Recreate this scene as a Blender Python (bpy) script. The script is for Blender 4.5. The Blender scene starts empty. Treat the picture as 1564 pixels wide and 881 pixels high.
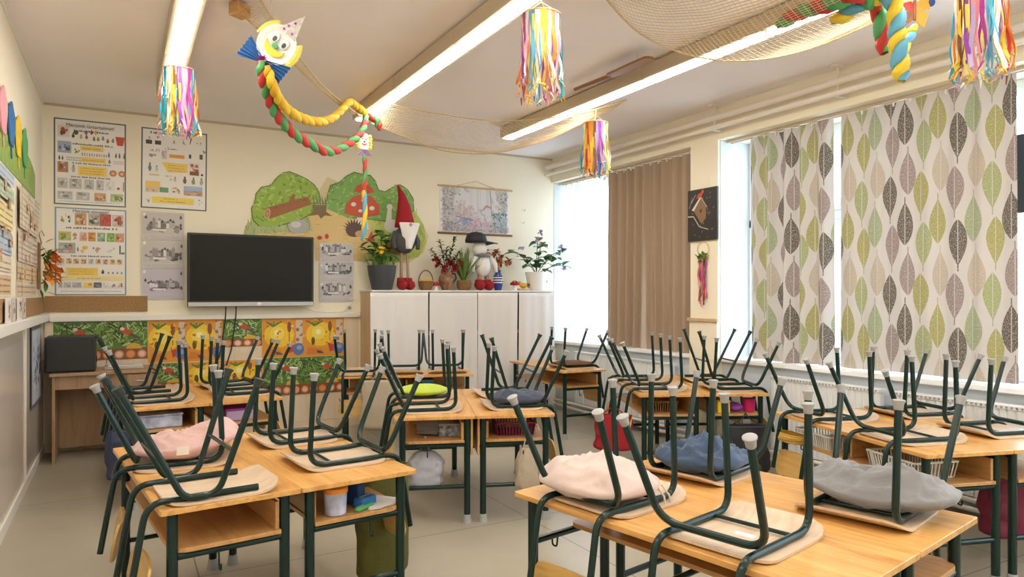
import bpy, math, random
import numpy as np
from mathutils import Vector, Matrix, noise
PI = math.pi
R = math.radians
rng = random.Random(7)
sc = bpy.context.scene
C = bpy.context.scene.collection

# ------------------------------------------------------------------ materials
def new_mat(name):
    m = bpy.data.materials.new(name); m.use_nodes = True
    nt = m.node_tree
    return m, nt, nt.nodes['Principled BSDF']

def mat(name, col, rough=0.5, metal=0.0, spec=0.5, bump=0.0, bscale=60, var=0.0, vscale=8, trans=0.0, sheen=0.0, coat=0.0):
    m, nt, b = new_mat(name)
    b.inputs['Base Color'].default_value = (*col, 1)
    b.inputs['Roughness'].default_value = rough
    b.inputs['Metallic'].default_value = metal
    b.inputs['Specular IOR Level'].default_value = spec
    b.inputs['Transmission Weight'].default_value = trans
    b.inputs['Sheen Weight'].default_value = sheen
    b.inputs['Coat Weight'].default_value = coat
    if var > 0 or bump > 0:
        tc = nt.nodes.new('ShaderNodeTexCoord')
    if var > 0:
        n = nt.nodes.new('ShaderNodeTexNoise'); n.inputs['Scale'].default_value = vscale; n.inputs['Detail'].default_value = 4
        nt.links.new(tc.outputs['Object'], n.inputs['Vector'])
        cr = nt.nodes.new('ShaderNodeValToRGB')
        cr.color_ramp.elements[0].position = 0.3; cr.color_ramp.elements[1].position = 0.7
        cr.color_ramp.elements[0].color = (*[max(0, c * (1 - var)) for c in col], 1)
        cr.color_ramp.elements[1].color = (*[min(1, c * (1 + var)) for c in col], 1)
        nt.links.new(n.outputs['Fac'], cr.inputs['Fac']); nt.links.new(cr.outputs['Color'], b.inputs['Base Color'])
    if bump > 0:
        n2 = nt.nodes.new('ShaderNodeTexNoise'); n2.inputs['Scale'].default_value = bscale; n2.inputs['Detail'].default_value = 3
        nt.links.new(tc.outputs['Object'], n2.inputs['Vector'])
        bp = nt.nodes.new('ShaderNodeBump'); bp.inputs['Strength'].default_value = bump; bp.inputs['Distance'].default_value = 0.01
        nt.links.new(n2.outputs['Fac'], bp.inputs['Height']); nt.links.new(bp.outputs['Normal'], b.inputs['Normal'])
    return m

def wood(name, c0, c1, c2, rough=0.4, stretch=(14, 1.2, 14), scale=1.6, coat=0.0):
    m, nt, b = new_mat(name)
    tc = nt.nodes.new('ShaderNodeTexCoord'); mp = nt.nodes.new('ShaderNodeMapping')
    mp.inputs['Scale'].default_value = stretch
    oi = nt.nodes.new('ShaderNodeObjectInfo')
    add = nt.nodes.new('ShaderNodeVectorMath'); add.operation = 'ADD'
    ml = nt.nodes.new('ShaderNodeVectorMath'); ml.operation = 'SCALE'; ml.inputs['Scale'].default_value = 7.0
    cmb = nt.nodes.new('ShaderNodeCombineXYZ')
    for k in range(3): nt.links.new(oi.outputs['Random'], cmb.inputs[k])
    nt.links.new(cmb.outputs[0], ml.inputs[0]); nt.links.new(ml.outputs[0], add.inputs[1])
    nt.links.new(tc.outputs['Object'], add.inputs[0]); nt.links.new(add.outputs[0], mp.inputs['Vector'])
    n = nt.nodes.new('ShaderNodeTexNoise'); n.inputs['Scale'].default_value = scale; n.inputs['Detail'].default_value = 6
    n.inputs['Distortion'].default_value = 0.9; n.inputs['Roughness'].default_value = 0.6
    nt.links.new(mp.outputs['Vector'], n.inputs['Vector'])
    cr = nt.nodes.new('ShaderNodeValToRGB'); e = cr.color_ramp.elements
    e[0].position = 0.30; e[0].color = (*c0, 1); e[1].position = 0.72; e[1].color = (*c2, 1)
    x = e.new(0.5); x.color = (*c1, 1)
    nt.links.new(n.outputs['Fac'], cr.inputs['Fac']); nt.links.new(cr.outputs['Color'], b.inputs['Base Color'])
    b.inputs['Roughness'].default_value = rough; b.inputs['Coat Weight'].default_value = coat
    return m

def emis(name, col, s):
    m, nt, b = new_mat(name)
    b.inputs['Base Color'].default_value = (*col, 1)
    b.inputs['Emission Color'].default_value = (*col, 1); b.inputs['Emission Strength'].default_value = s
    return m

def math_node(nt, op, a, b=None):
    n = nt.nodes.new('ShaderNodeMath'); n.operation = op
    for i, v in enumerate((a, b)):
        if v is None: continue
        if isinstance(v, (int, float)): n.inputs[i].default_value = v
        else: nt.links.new(v, n.inputs[i])
    return n.outputs[0]

# ink: printed sheets take their colours from a colour attribute
INK, _nt, _b = new_mat('printed_ink')
_a = _nt.nodes.new('ShaderNodeVertexColor'); _a.layer_name = 'Col'
_nt.links.new(_a.outputs['Color'], _b.inputs['Base Color']); _b.inputs['Roughness'].default_value = 0.45

M = dict(
    green=mat('dark_green_paint', (0.0035, 0.021, 0.0175), 0.25, spec=0.4),
    cap=mat('grey_plastic', (0.36, 0.36, 0.37), 0.5),
    capdark=mat('black_plastic_cap', (0.02, 0.035, 0.032), 0.4),
    pine=wood('desk_laminate', (0.50, 0.23, 0.06), (0.68, 0.365, 0.11), (0.77, 0.46, 0.17), 0.28),
    edge=wood('desk_edge', (0.46, 0.25, 0.08), (0.60, 0.36, 0.13), (0.68, 0.43, 0.18), 0.4),
    ply=wood('seat_plywood', (0.55, 0.40, 0.27), (0.64, 0.49, 0.35), (0.70, 0.56, 0.42), 0.38, stretch=(1.2, 14, 14)),
    ochre=wood('backrest_plywood', (0.48, 0.28, 0.075), (0.60, 0.37, 0.11), (0.66, 0.43, 0.16), 0.35, stretch=(14, 1.2, 14)),
    shelf=wood('shelf_plywood', (0.42, 0.21, 0.07), (0.54, 0.29, 0.105), (0.60, 0.35, 0.14), 0.35),
    teacher=wood('brown_laminate', (0.33, 0.20, 0.105), (0.41, 0.26, 0.145), (0.46, 0.30, 0.17), 0.45, stretch=(14, 14, 1.2)),
    beech=wood('pale_beech', (0.52, 0.36, 0.19), (0.60, 0.43, 0.25), (0.66, 0.49, 0.3), 0.45, stretch=(10, 10, 1)),
    wall=mat('cream_wall_paint', (0.88, 0.82, 0.66), 0.75, bump=0.05, bscale=90, var=0.015, vscale=2),
    wallpale=mat('pale_wall_paint', (0.82, 0.80, 0.72), 0.75, bump=0.05, bscale=90),
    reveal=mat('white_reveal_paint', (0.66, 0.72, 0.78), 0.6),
    ceil=mat('ceiling_paint', (0.90, 0.845, 0.845), 0.85, bump=0.04, bscale=120, var=0.02, vscale=1.5),
    wain=mat('gloss_wainscot', (0.76, 0.68, 0.60), 0.18, var=0.02, vscale=3, coat=0.3),
    wainback=wood('tan_wainscot', (0.68, 0.56, 0.40), (0.74, 0.62, 0.46), (0.78, 0.66, 0.5), 0.4, stretch=(8, 8, 0.8)),
    white=mat('white_paint', (0.82, 0.80, 0.75), 0.4),
    frame=mat('white_window_frame', (0.88, 0.89, 0.9), 0.35),
    radi=mat('radiator_enamel', (0.80, 0.82, 0.84), 0.3),
    cream=mat('cream_pipe_paint', (0.80, 0.74, 0.67), 0.4),
    lamp=mat('luminaire_housing', (0.50, 0.41, 0.29), 0.5),
    lampend=mat('luminaire_end', (0.55, 0.45, 0.32), 0.5),
    black=mat('black_plastic', (0.018, 0.018, 0.02), 0.4),
    screen=mat('dark_screen', (0.012, 0.012, 0.013), 0.2, spec=0.18),
    silver=mat('grey_metal', (0.45, 0.45, 0.46), 0.35, metal=0.8),
    cork=mat('cork', (0.36, 0.21, 0.09), 0.9, bump=0.3, bscale=150, var=0.25, vscale=90),
    pinkc=mat('pink_cotton', (0.56, 0.36, 0.34), 0.9, bump=0.25, bscale=40, sheen=0.2),
    whitec=mat('pale_pink_fabric', (0.60, 0.475, 0.44), 0.9, bump=0.2, bscale=40, var=0.03, vscale=18, sheen=0.2),
    bluec=mat('denim_blue_fabric', (0.04, 0.072, 0.14), 0.9, bump=0.3, bscale=45, var=0.15, sheen=0.2),
    navyc=mat('navy_fabric', (0.035, 0.05, 0.085), 0.9, bump=0.3, bscale=45, sheen=0.2),
    greyc=mat('grey_fabric', (0.22, 0.215, 0.225), 0.9, bump=0.25, bscale=45, var=0.05, sheen=0.2),
    limec=mat('lime_fabric', (0.44, 0.58, 0.035), 0.8, bump=0.15, bscale=50, sheen=0.2),
    brownc=mat('brown_felt', (0.15, 0.065, 0.025), 0.9, bump=0.2),
    taupe=mat('taupe_curtain', (0.40, 0.30, 0.215), 0.9, bump=0.1, bscale=300),
    cloth=mat('white_cotton', (0.76, 0.74, 0.73), 0.9, bump=0.15, bscale=120),
    red=mat('red_felt', (0.33, 0.010, 0.018), 0.85, bump=0.3, bscale=60),
    fluff=mat('white_fleece', (0.86, 0.85, 0.84), 0.95, bump=0.6, bscale=90),
    greywool=mat('charcoal_wool', (0.085, 0.085, 0.09), 0.95, bump=0.6, bscale=90),
    khaki=mat('khaki_canvas', (0.105, 0.10, 0.020), 0.9, bump=0.3, bscale=60, var=0.12),
    beigebag=mat('beige_canvas', (0.43, 0.36, 0.27), 0.9, bump=0.3, bscale=60),
    greybag=mat('grey_gym_bag', (0.42, 0.42, 0.47), 0.8, bump=0.3, bscale=40),
    maroon=mat('maroon_nylon', (0.20, 0.015, 0.055), 0.6, bump=0.3, bscale=30),
    blacknylon=mat('black_nylon', (0.018, 0.016, 0.02), 0.6, bump=0.3, bscale=30),
    navynylon=mat('navy_nylon', (0.02, 0.028, 0.07), 0.6, bump=0.3, bscale=30),
    darkpot=mat('charcoal_pot', (0.05, 0.058, 0.07), 0.5),
    wicker=mat('wicker', (0.27, 0.14, 0.05), 0.8, bump=0.9, bscale=140, var=0.3, vscale=60),
    leaf=mat('leaf_green', (0.05, 0.17, 0.03), 0.5, var=0.3, vscale=20),
    leafdark=mat('dark_leaf_green', (0.02, 0.07, 0.025), 0.5, var=0.3, vscale=20),
    leafpale=mat('pale_leaf_green', (0.26, 0.40, 0.08), 0.5, var=0.2, vscale=20),
    rope=mat('jute_rope', (0.62, 0.47, 0.25), 0.9),
    netting=mat('net_twine', (0.66, 0.53, 0.34), 0.9),
    oar=mat('varnished_wood', (0.25, 0.115, 0.045), 0.4),
    basket=mat('white_plastic', (0.80, 0.79, 0.76), 0.4),
    steel=mat('chrome_steel', (0.6, 0.6, 0.6), 0.25, metal=1.0),
    clearblue=mat('clear_bluish_plastic', (0.48, 0.52, 0.68), 0.25, var=0.35, vscale=16),
    soil=mat('soil', (0.05, 0.03, 0.02), 0.9),
)
_cols = dict(yellow=(0.85, 0.60, 0.04), lemon=(0.90, 0.78, 0.16), orange=(0.85, 0.29, 0.03), purple=(0.33, 0.07, 0.50), lilac=(0.52, 0.40, 0.66),
             skyblue=(0.13, 0.42, 0.62), teal=(0.02, 0.36, 0.50), pink=(0.85, 0.36, 0.42), cream=(0.88, 0.80, 0.62), white=(0.86, 0.85, 0.84), redp=(0.62, 0.05, 0.04),
             greenp=(0.10, 0.40, 0.14), brown=(0.20, 0.08, 0.04), darkblue=(0.015, 0.06, 0.20), magenta=(0.42, 0.04, 0.32), gold=(0.70, 0.42, 0.05), hotpink=(0.80, 0.02, 0.20), blueplastic=(0.02, 0.16, 0.42), terracotta=(0.45, 0.14, 0.05), ochre2=(0.45, 0.26, 0.04), orangey=(0.82, 0.44, 0.02), midblue=(0.03, 0.13, 0.36))
P = {k: mat('paper_' + k, v, 0.65) for k, v in _cols.items()}

# window glass: thin clear pane
GLASS, nt, b = new_mat('clear_glass')
tr = nt.nodes.new('ShaderNodeBsdfTransparent'); gl = nt.nodes.new('ShaderNodeBsdfGlossy'); gl.inputs['Roughness'].default_value = 0.03
mx = nt.nodes.new('ShaderNodeMixShader'); mx.inputs[0].default_value = 0.05
nt.links.new(tr.outputs[0], mx.inputs[1]); nt.links.new(gl.outputs[0], mx.inputs[2])
nt.links.new(mx.outputs[0], nt.nodes['Material Output'].inputs['Surface'])

# linoleum floor with welded seams
FLOOR, nt, b = new_mat('linoleum_floor')
tc = nt.nodes.new('ShaderNodeTexCoord'); sep = nt.nodes.new('ShaderNodeSeparateXYZ'); nt.links.new(tc.outputs['Object'], sep.inputs[0])
def seam(sock, per, off):
    t = math_node(nt, 'DIVIDE', math_node(nt, 'ADD', sock, -off + 50 * per), per)
    f = math_node(nt, 'FRACT', t)
    d = math_node(nt, 'ABSOLUTE', math_node(nt, 'SUBTRACT', f, 0.5))
    return math_node(nt, 'GREATER_THAN', d, 0.5 - 0.0035 / per)
sm = math_node(nt, 'MAXIMUM', seam(sep.outputs[1], 1.95, 2.06), seam(sep.outputs[0], 2.0, 4.36))
n = nt.nodes.new('ShaderNodeTexNoise'); n.inputs['Scale'].default_value = 2.2; n.inputs['Detail'].default_value = 8
nt.links.new(tc.outputs['Object'], n.inputs['Vector'])
cr = nt.nodes.new('ShaderNodeValToRGB'); cr.color_ramp.elements[0].position = 0.3; cr.color_ramp.elements[1].position = 0.72
cr.color_ramp.elements[0].color = (0.36, 0.325, 0.25, 1); cr.color_ramp.elements[1].color = (0.425, 0.385, 0.30, 1)
nt.links.new(n.outputs['Fac'], cr.inputs['Fac'])
mix = nt.nodes.new('ShaderNodeMix'); mix.data_type = 'RGBA'
nt.links.new(sm, mix.inputs[0]); nt.links.new(cr.outputs[0], mix.inputs[6]); mix.inputs[7].default_value = (0.13, 0.115, 0.09, 1)
nt.links.new(mix.outputs[2], b.inputs['Base Color']); b.inputs['Roughness'].default_value = 0.33

# leaf print curtain cloth; UV is in metres of cloth
LEAF, nt, b = new_mat('leaf_print_cloth')
uv = nt.nodes.new('ShaderNodeUVMap'); uv.uv_map = 'UVMap'
sep = nt.nodes.new('ShaderNodeSeparateXYZ'); nt.links.new(uv.outputs[0], sep.inputs[0])
PW, PH = 0.238, 0.375
mauve, dark, olive, green, beige, sage = (0.28, 0.215, 0.20), (0.12, 0.10, 0.075), (0.33, 0.31, 0.10), (0.31, 0.34, 0.155), (0.44, 0.375, 0.29), (0.30, 0.35, 0.20)
ns = nt.nodes.new('ShaderNodeTexNoise'); ns.inputs['Scale'].default_value = 1.0; ns.inputs['Detail'].default_value = 2
mp = nt.nodes.new('ShaderNodeMapping'); mp.inputs['Scale'].default_value = (230, 80, 1); nt.links.new(uv.outputs[0], mp.inputs[0]); nt.links.new(mp.outputs[0], ns.inputs['Vector'])
gap = math_node(nt, 'MULTIPLY', math_node(nt, 'GREATER_THAN', ns.outputs['Fac'], 0.56), 0.5)
def leaf_layer(under, uo, vo, seq, flip):
    N = len(seq) // 2
    cu = math_node(nt, 'DIVIDE', math_node(nt, 'ADD', sep.outputs[0], uo * PW), PW); col = math_node(nt, 'FLOOR', cu)
    vv = math_node(nt, 'ADD', math_node(nt, 'DIVIDE', sep.outputs[1], PH), vo)
    row = math_node(nt, 'FLOOR', vv); fv = math_node(nt, 'FRACT', vv); alt = math_node(nt, 'FLOORED_MODULO', row, 2.0)
    if flip: fv = math_node(nt, 'SUBTRACT', 1.0, fv)
    x = math_node(nt, 'ADD', math_node(nt, 'MULTIPLY', math_node(nt, 'SUBTRACT', math_node(nt, 'FRACT', cu), 0.5), PW), math_node(nt, 'MULTIPLY', math_node(nt, 'SUBTRACT', alt, 0.5), 0.02))
    ax = math_node(nt, 'ABSOLUTE', x)
    g = math_node(nt, 'MINIMUM', math_node(nt, 'MAXIMUM', math_node(nt, 'DIVIDE', math_node(nt, 'SUBTRACT', fv, 0.03), 0.86), 0.0), 1.0)
    w = math_node(nt, 'MULTIPLY', math_node(nt, 'POWER', math_node(nt, 'MAXIMUM', math_node(nt, 'SINE', math_node(nt, 'MULTIPLY', math_node(nt, 'POWER', g, 0.85), PI)), 0.0), 0.95), 0.0585)
    stem = math_node(nt, 'MULTIPLY', math_node(nt, 'LESS_THAN', ax, 0.0035), math_node(nt, 'GREATER_THAN', fv, 0.84))
    mask = math_node(nt, 'MAXIMUM', math_node(nt, 'LESS_THAN', ax, w), stem)
    vein = math_node(nt, 'MULTIPLY', math_node(nt, 'LESS_THAN', ax, 0.0028), math_node(nt, 'LESS_THAN', fv, 0.84))
    idx = math_node(nt, 'ADD', math_node(nt, 'MULTIPLY', math_node(nt, 'FLOORED_MODULO', col, float(N)), 2.0), alt)
    cr = nt.nodes.new('ShaderNodeValToRGB'); cr.color_ramp.interpolation = 'CONSTANT'; el = cr.color_ramp.elements; L = len(seq)
    el[0].position = 0.0; el[0].color = (*seq[0], 1); el[1].position = 1 / L; el[1].color = (*seq[1], 1)
    for k in range(2, L): e = el.new(k / L); e.color = (*seq[k], 1)
    nt.links.new(math_node(nt, 'ADD', math_node(nt, 'DIVIDE', idx, float(L)), 0.4 / L), cr.inputs['Fac'])
    ink = nt.nodes.new('ShaderNodeMix'); ink.data_type = 'RGBA'
    nt.links.new(math_node(nt, 'MAXIMUM', gap, math_node(nt, 'MULTIPLY', vein, 0.8)), ink.inputs[0]); nt.links.new(cr.outputs[0], ink.inputs[6]); ink.inputs[7].default_value = (0.56, 0.525, 0.50, 1)
    mix = nt.nodes.new('ShaderNodeMix'); mix.data_type = 'RGBA'; nt.links.new(mask, mix.inputs[0])
    if under is None: mix.inputs[6].default_value = (0.56, 0.525, 0.50, 1)
    else: nt.links.new(under, mix.inputs[6])
    nt.links.new(ink.outputs[2], mix.inputs[7]); return mix
mix = leaf_layer(None, 0.5, 0.5, [beige, sage, mauve, dark, beige, olive], False)
mix = leaf_layer(mix.outputs[2], 0.0, 0.0, [green, olive, dark, mauve, olive, green, mauve, dark], True)
nt.links.new(mix.outputs[2], b.inputs['Base Color']); b.inputs['Roughness'].default_value = 0.9
tl = nt.nodes.new('ShaderNodeBsdfTranslucent'); nt.links.new(mix.outputs[2], tl.inputs[0])
mx = nt.nodes.new('ShaderNodeMixShader'); mx.inputs[0].default_value = 0.05
nt.links.new(b.outputs[0], mx.inputs[1]); nt.links.new(tl.outputs[0], mx.inputs[2]); nt.links.new(mx.outputs[0], nt.nodes['Material Output'].inputs['Surface'])
# sheer net curtain
SHEER, nt, b = new_mat('sheer_voile')
tr = nt.nodes.new('ShaderNodeBsdfTransparent'); tl = nt.nodes.new('ShaderNodeBsdfTranslucent'); df = nt.nodes.new('ShaderNodeBsdfDiffuse')
tl.inputs[0].default_value = (0.95, 0.95, 0.95, 1); df.inputs[0].default_value = (0.9, 0.9, 0.9, 1)
m1 = nt.nodes.new('ShaderNodeMixShader'); m1.inputs[0].default_value = 0.5; m2 = nt.nodes.new('ShaderNodeMixShader'); m2.inputs[0].default_value = 0.5
nt.links.new(tl.outputs[0], m1.inputs[1]); nt.links.new(df.outputs[0], m1.inputs[2]); nt.links.new(tr.outputs[0], m2.inputs[1]); nt.links.new(m1.outputs[0], m2.inputs[2])
nt.links.new(m2.outputs[0], nt.nodes['Material Output'].inputs['Surface'])
TUBE = emis('lit_tube_diffuser', (1.0, 0.935, 0.835), 12.0)

# ------------------------------------------------------------------ mesh builder
class MB:
    def __init__(s): s.v = []; s.f = []; s.c = []; s.mi = []; s.uv = []; s.cur = 0
    def add(s, vs, fs, col=None, mi=0, uv=None):
        o = len(s.v); s.v += [tuple(p) for p in vs]
        for f in fs: s.f.append(tuple(i + o for i in f)); s.c.append(col); s.mi.append(mi)
        if uv is not None: s.uv += uv
        return s
    def box(s, a, b, mi=0, rot=None, about=None):
        x0, y0, z0 = a; x1, y1, z1 = b
        vs = [Vector(p) for p in ((x0, y0, z0), (x1, y0, z0), (x1, y1, z0), (x0, y1, z0), (x0, y0, z1), (x1, y0, z1), (x1, y1, z1), (x0, y1, z1))]
        if rot is not None:
            c = Vector(about) if about else sum(vs, Vector()) / 8
            vs = [rot @ (p - c) + c for p in vs]
        return s.add(vs, [(3, 2, 1, 0), (4, 5, 6, 7), (0, 1, 5, 4), (1, 2, 6, 5), (2, 3, 7, 6), (3, 0, 4, 7)], mi=mi)
    def tube(s, pts, r, seg=10, caps=True, mi=0, flat=1.0):
        pts = [Vector(p) for p in pts]; n = len(pts)
        rs = r if isinstance(r, (list, tuple)) else [r] * n
        T = [(pts[min(i + 1, n - 1)] - pts[max(i - 1, 0)]).normalized() for i in range(n)]
        up = Vector((0, 0, 1)) if abs(T[0].z) < 0.9 else Vector((1, 0, 0))
        N = (up - T[0] * up.dot(T[0])).normalized()
        vs = []
        for i in range(n):
            if i:
                N = (N - T[i] * N.dot(T[i])); N = N.normalized() if N.length > 1e-6 else T[i].orthogonal().normalized()
            B = T[i].cross(N)
            for k in range(seg):
                a = 2 * PI * k / seg
                vs.append(pts[i] + (N * math.cos(a) * flat + B * math.sin(a)) * rs[i])
        fs = [(i * seg + k, i * seg + (k + 1) % seg, (i + 1) * seg + (k + 1) % seg, (i + 1) * seg + k) for i in range(n - 1) for k in range(seg)]
        if caps: fs += [tuple(range(seg))[::-1], tuple((n - 1) * seg + k for k in range(seg))]
        return s.add(vs, fs, mi=mi)
    def lathe(s, prof, seg=20, c=(0, 0, 0), mi=0, sx=1, sy=1, axis=None):
        vs = []
        for r, z in prof:
            for k in range(seg):
                a = 2 * PI * k / seg; p = Vector((r * math.cos(a) * sx, r * math.sin(a) * sy, z))
                if axis is not None: p = axis @ p
                vs.append(p + Vector(c))
        n = len(prof)
        fs = [(i * seg + k, i * seg + (k + 1) % seg, (i + 1) * seg + (k + 1) % seg, (i + 1) * seg + k) for i in range(n - 1) for k in range(seg)]
        fs += [tuple(range(seg))[::-1], tuple((n - 1) * seg + k for k in range(seg))]
        return s.add(vs, fs, mi=mi)
    def prism(s, poly, z0, z1, mi=0, fn=None):
        n = len(poly); fn = fn or (lambda x, y, z: (x, y, z))
        vs = [fn(x, y, z0) for x, y in poly] + [fn(x, y, z1) for x, y in poly]
        fs = [tuple(range(n))[::-1], tuple(range(n, 2 * n))] + [(i, (i + 1) % n, n + (i + 1) % n, n + i) for i in range(n)]
        return s.add(vs, fs, mi=mi)
    def grid(s, nu, nv, fn, close_u=False, mi=0, uvf=None):
        vs = [fn(i / nu, j / nv) for j in range(nv + 1) for i in range(nu + (0 if close_u else 1))]
        m = nu if close_u else nu + 1
        fs = [(j * m + i, j * m + (i + 1) % m, (j + 1) * m + (i + 1) % m, (j + 1) * m + i) for j in range(nv) for i in range(nu)]
        uv = [uvf(i / nu, j / nv) for j in range(nv + 1) for i in range(m)] if uvf else None
        return s.add(vs, fs, mi=mi, uv=uv)
    def ball(s, c, rx, ry=None, rz=None, nu=16, nv=10, mi=0, nz=0.0, seed=0, nfreq=9):
        ry = ry or rx; rz = rz or rx
        def f(u, v):
            a = 2 * PI * u; b = PI * (0.02 + 0.96 * v)
            d = Vector((math.sin(b) * math.cos(a), math.sin(b) * math.sin(a), -math.cos(b)))
            k = 1 + nz * noise.noise(d * nfreq * 0.25 + Vector((seed, seed * 2, 0)))
            return (c[0] + d.x * rx * k, c[1] + d.y * ry * k, c[2] + d.z * rz * k)
        return s.grid(nu, nv, f, close_u=True, mi=mi)
    def build(s, name, m, parent=None, bev=0, smooth=True, solid=0, subsurf=0, loc=None, rot=None, ang=35, wire=0):
        me = bpy.data.meshes.new(name); me.from_pydata(s.v, [], s.f)
        ms = m if isinstance(m, (list, tuple)) else [m]
        for x in ms: me.materials.append(x)
        if len(ms) > 1: me.polygons.foreach_set('material_index', s.mi)
        if any(c is not None for c in s.c):
            ca = me.color_attributes.new('Col', 'FLOAT_COLOR', 'CORNER'); arr = []
            for p in me.polygons:
                c = s.c[p.index] or (0.8, 0.8, 0.8)
                arr += [c[0], c[1], c[2], 1.0] * p.loop_total
            ca.data.foreach_set('color', arr)
        if s.uv:
            ul = me.uv_layers.new(name='UVMap'); arr = []
            for l in me.loops: arr += s.uv[l.vertex_index]
            ul.data.foreach_set('uv', arr)
        if smooth:
            me.polygons.foreach_set('use_smooth', [True] * len(me.polygons))
            me.set_sharp_from_angle(angle=R(ang))
        me.update()
        o = bpy.data.objects.new(name, me); C.objects.link(o)
        if parent is not None: o.parent = parent
        if loc is not None: o.location = loc
        if rot is not None: o.rotation_euler = rot
        if solid: md = o.modifiers.new('s', 'SOLIDIFY'); md.thickness = solid; md.offset = 0
        if bev: md = o.modifiers.new('b', 'BEVEL'); md.width = bev; md.segments = 2; md.limit_method = 'ANGLE'; md.angle_limit = R(40)
        if subsurf: md = o.modifiers.new('ss', 'SUBSURF'); md.levels = subsurf; md.render_levels = subsurf
        if wire: md = o.modifiers.new('w', 'WIREFRAME'); md.thickness = wire; md.use_even_offset = False
        return o

def fillet(pts, rad, n=6):
    pts = [Vector(p) for p in pts]; out = [pts[0]]
    for i in range(1, len(pts) - 1):
        r = rad[i - 1] if isinstance(rad, (list, tuple)) else rad
        a = (pts[i - 1] - pts[i]); b = (pts[i + 1] - pts[i]); la, lb = a.length, b.length; a.normalize(); b.normalize()
        ang = a.angle(b); d = min(r / math.tan(ang / 2), 0.48 * la, 0.48 * lb)
        p0, p1 = pts[i] + a * d, pts[i] + b * d
        for k in range(n + 1):
            t = k / n; out.append(p0 * (1 - t) ** 2 + pts[i] * 2 * t * (1 - t) + p1 * t * t)
    out.append(pts[-1]); return out

def rrect(x0, y0, x1, y1, r, n=5):
    rs = r if isinstance(r, (list, tuple)) else [r] * 4
    cs = [(x0, y0, 180), (x1, y0, 270), (x1, y1, 0), (x0, y1, 90)]; out = []
    for (cx, cy, a0), q in zip(cs, rs):
        if q <= 0: out.append((cx, cy)); continue
        ox = cx + (q if cx == x0 else -q); oy = cy + (q if cy == y0 else -q)
        for k in range(n + 1):
            a = R(a0 + 90 * k / n); out.append((ox + q * math.cos(a), oy + q * math.sin(a)))
    return out

def thing(name, label, cat, loc=(0, 0, 0), rz=0.0, group=None):
    o = bpy.data.objects.new(name, None); C.objects.link(o); o.empty_display_size = 0.05
    o.location = loc; o.rotation_euler = (0, 0, rz); o['label'] = label; o['category'] = cat
    if group: o['group'] = group
    return o
def tag(o, label, cat, group=None, kind=None):
    o['label'] = label; o['category'] = cat
    if group: o['group'] = group
    if kind: o['kind'] = kind
    return o
def struct(o): o['kind'] = 'structure'; return o
def copy_tree(o, parent=None):
    c = o.copy(); C.objects.link(c)
    if parent is not None: c.parent = parent
    for ch in [x for x in bpy.data.objects if x.parent == o]: copy_tree(ch, c)
    return c
def sbox(name, a, b, m, bev=0, parent=None):
    o = MB().box(a, b).build(name, m, parent, bev=bev, smooth=False)
    return struct(o) if parent is None else o

# ------------------------------------------------------------------ room: X right, Y away, Z up
XL, XR, XG, YB, YN, ZC = -0.64, 5.0, 5.45, 7.86, -1.6, 3.28
sbox('floor', (XL - .15, YN - .15, -.12), (XG + .2, YB + .15, 0), FLOOR)
sbox('ceiling', (XL - .15, YN - .15, ZC), (XG + .2, YB + .15, ZC + .12), M['ceil'])
sbox('wall_left', (XL - .15, YN - .15, 0), (XL, YB + .15, ZC), M['wall'])
sbox('wall_back', (XL, YB, 0), (XG + .2, YB + .15, ZC), M['wall'])
sbox('wall_rear', (XL, YN - .15, 0), (XG + .2, YN, ZC), M['wall'])
ZS = 2.965
PIERS = [(4.90, 5.27), (1.25, 1.65), (-1.6, -1.45)]
NICHES = [(5.27, 7.86), (1.65, 4.90), (-1.45, 1.25)]
mb = MB().box((XR, YN, ZS), (XG + .2, YB, ZC))
for y0, y1 in PIERS: mb.box((XR, y0, 0), (XG + .2, y1, ZS))
struct(mb.build('wall_right', M['wall'], smooth=False))
mb = MB()
for y0, y1 in NICHES: mb.box((XR + .06, y0, 0), (XG + .2, y1, 0.84))
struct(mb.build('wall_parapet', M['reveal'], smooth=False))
mb = MB()
for y0, y1 in PIERS[:2]:
    mb.box((XR + .03, y0 - .006, 0.86), (XG + .1, y0 - .0005, ZS - .002)); mb.box((XR + .03, y1 + .0005, 0.86), (XG + .1, y1 + .006, ZS - .002))
mb.box((XR + .03, YB - .006, 0.86), (XG + .1, YB - .0005, ZS - .002))
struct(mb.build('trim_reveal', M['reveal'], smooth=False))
for i, (y0, y1) in enumerate(NICHES):
    sbox('trim_sill' if i == 0 else 'trim_sill.%03d' % i, (XR + .01, y0 + .001, 0.84), (XG + .15, y1 - .001, 0.878), M['frame'], bev=.006)
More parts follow.
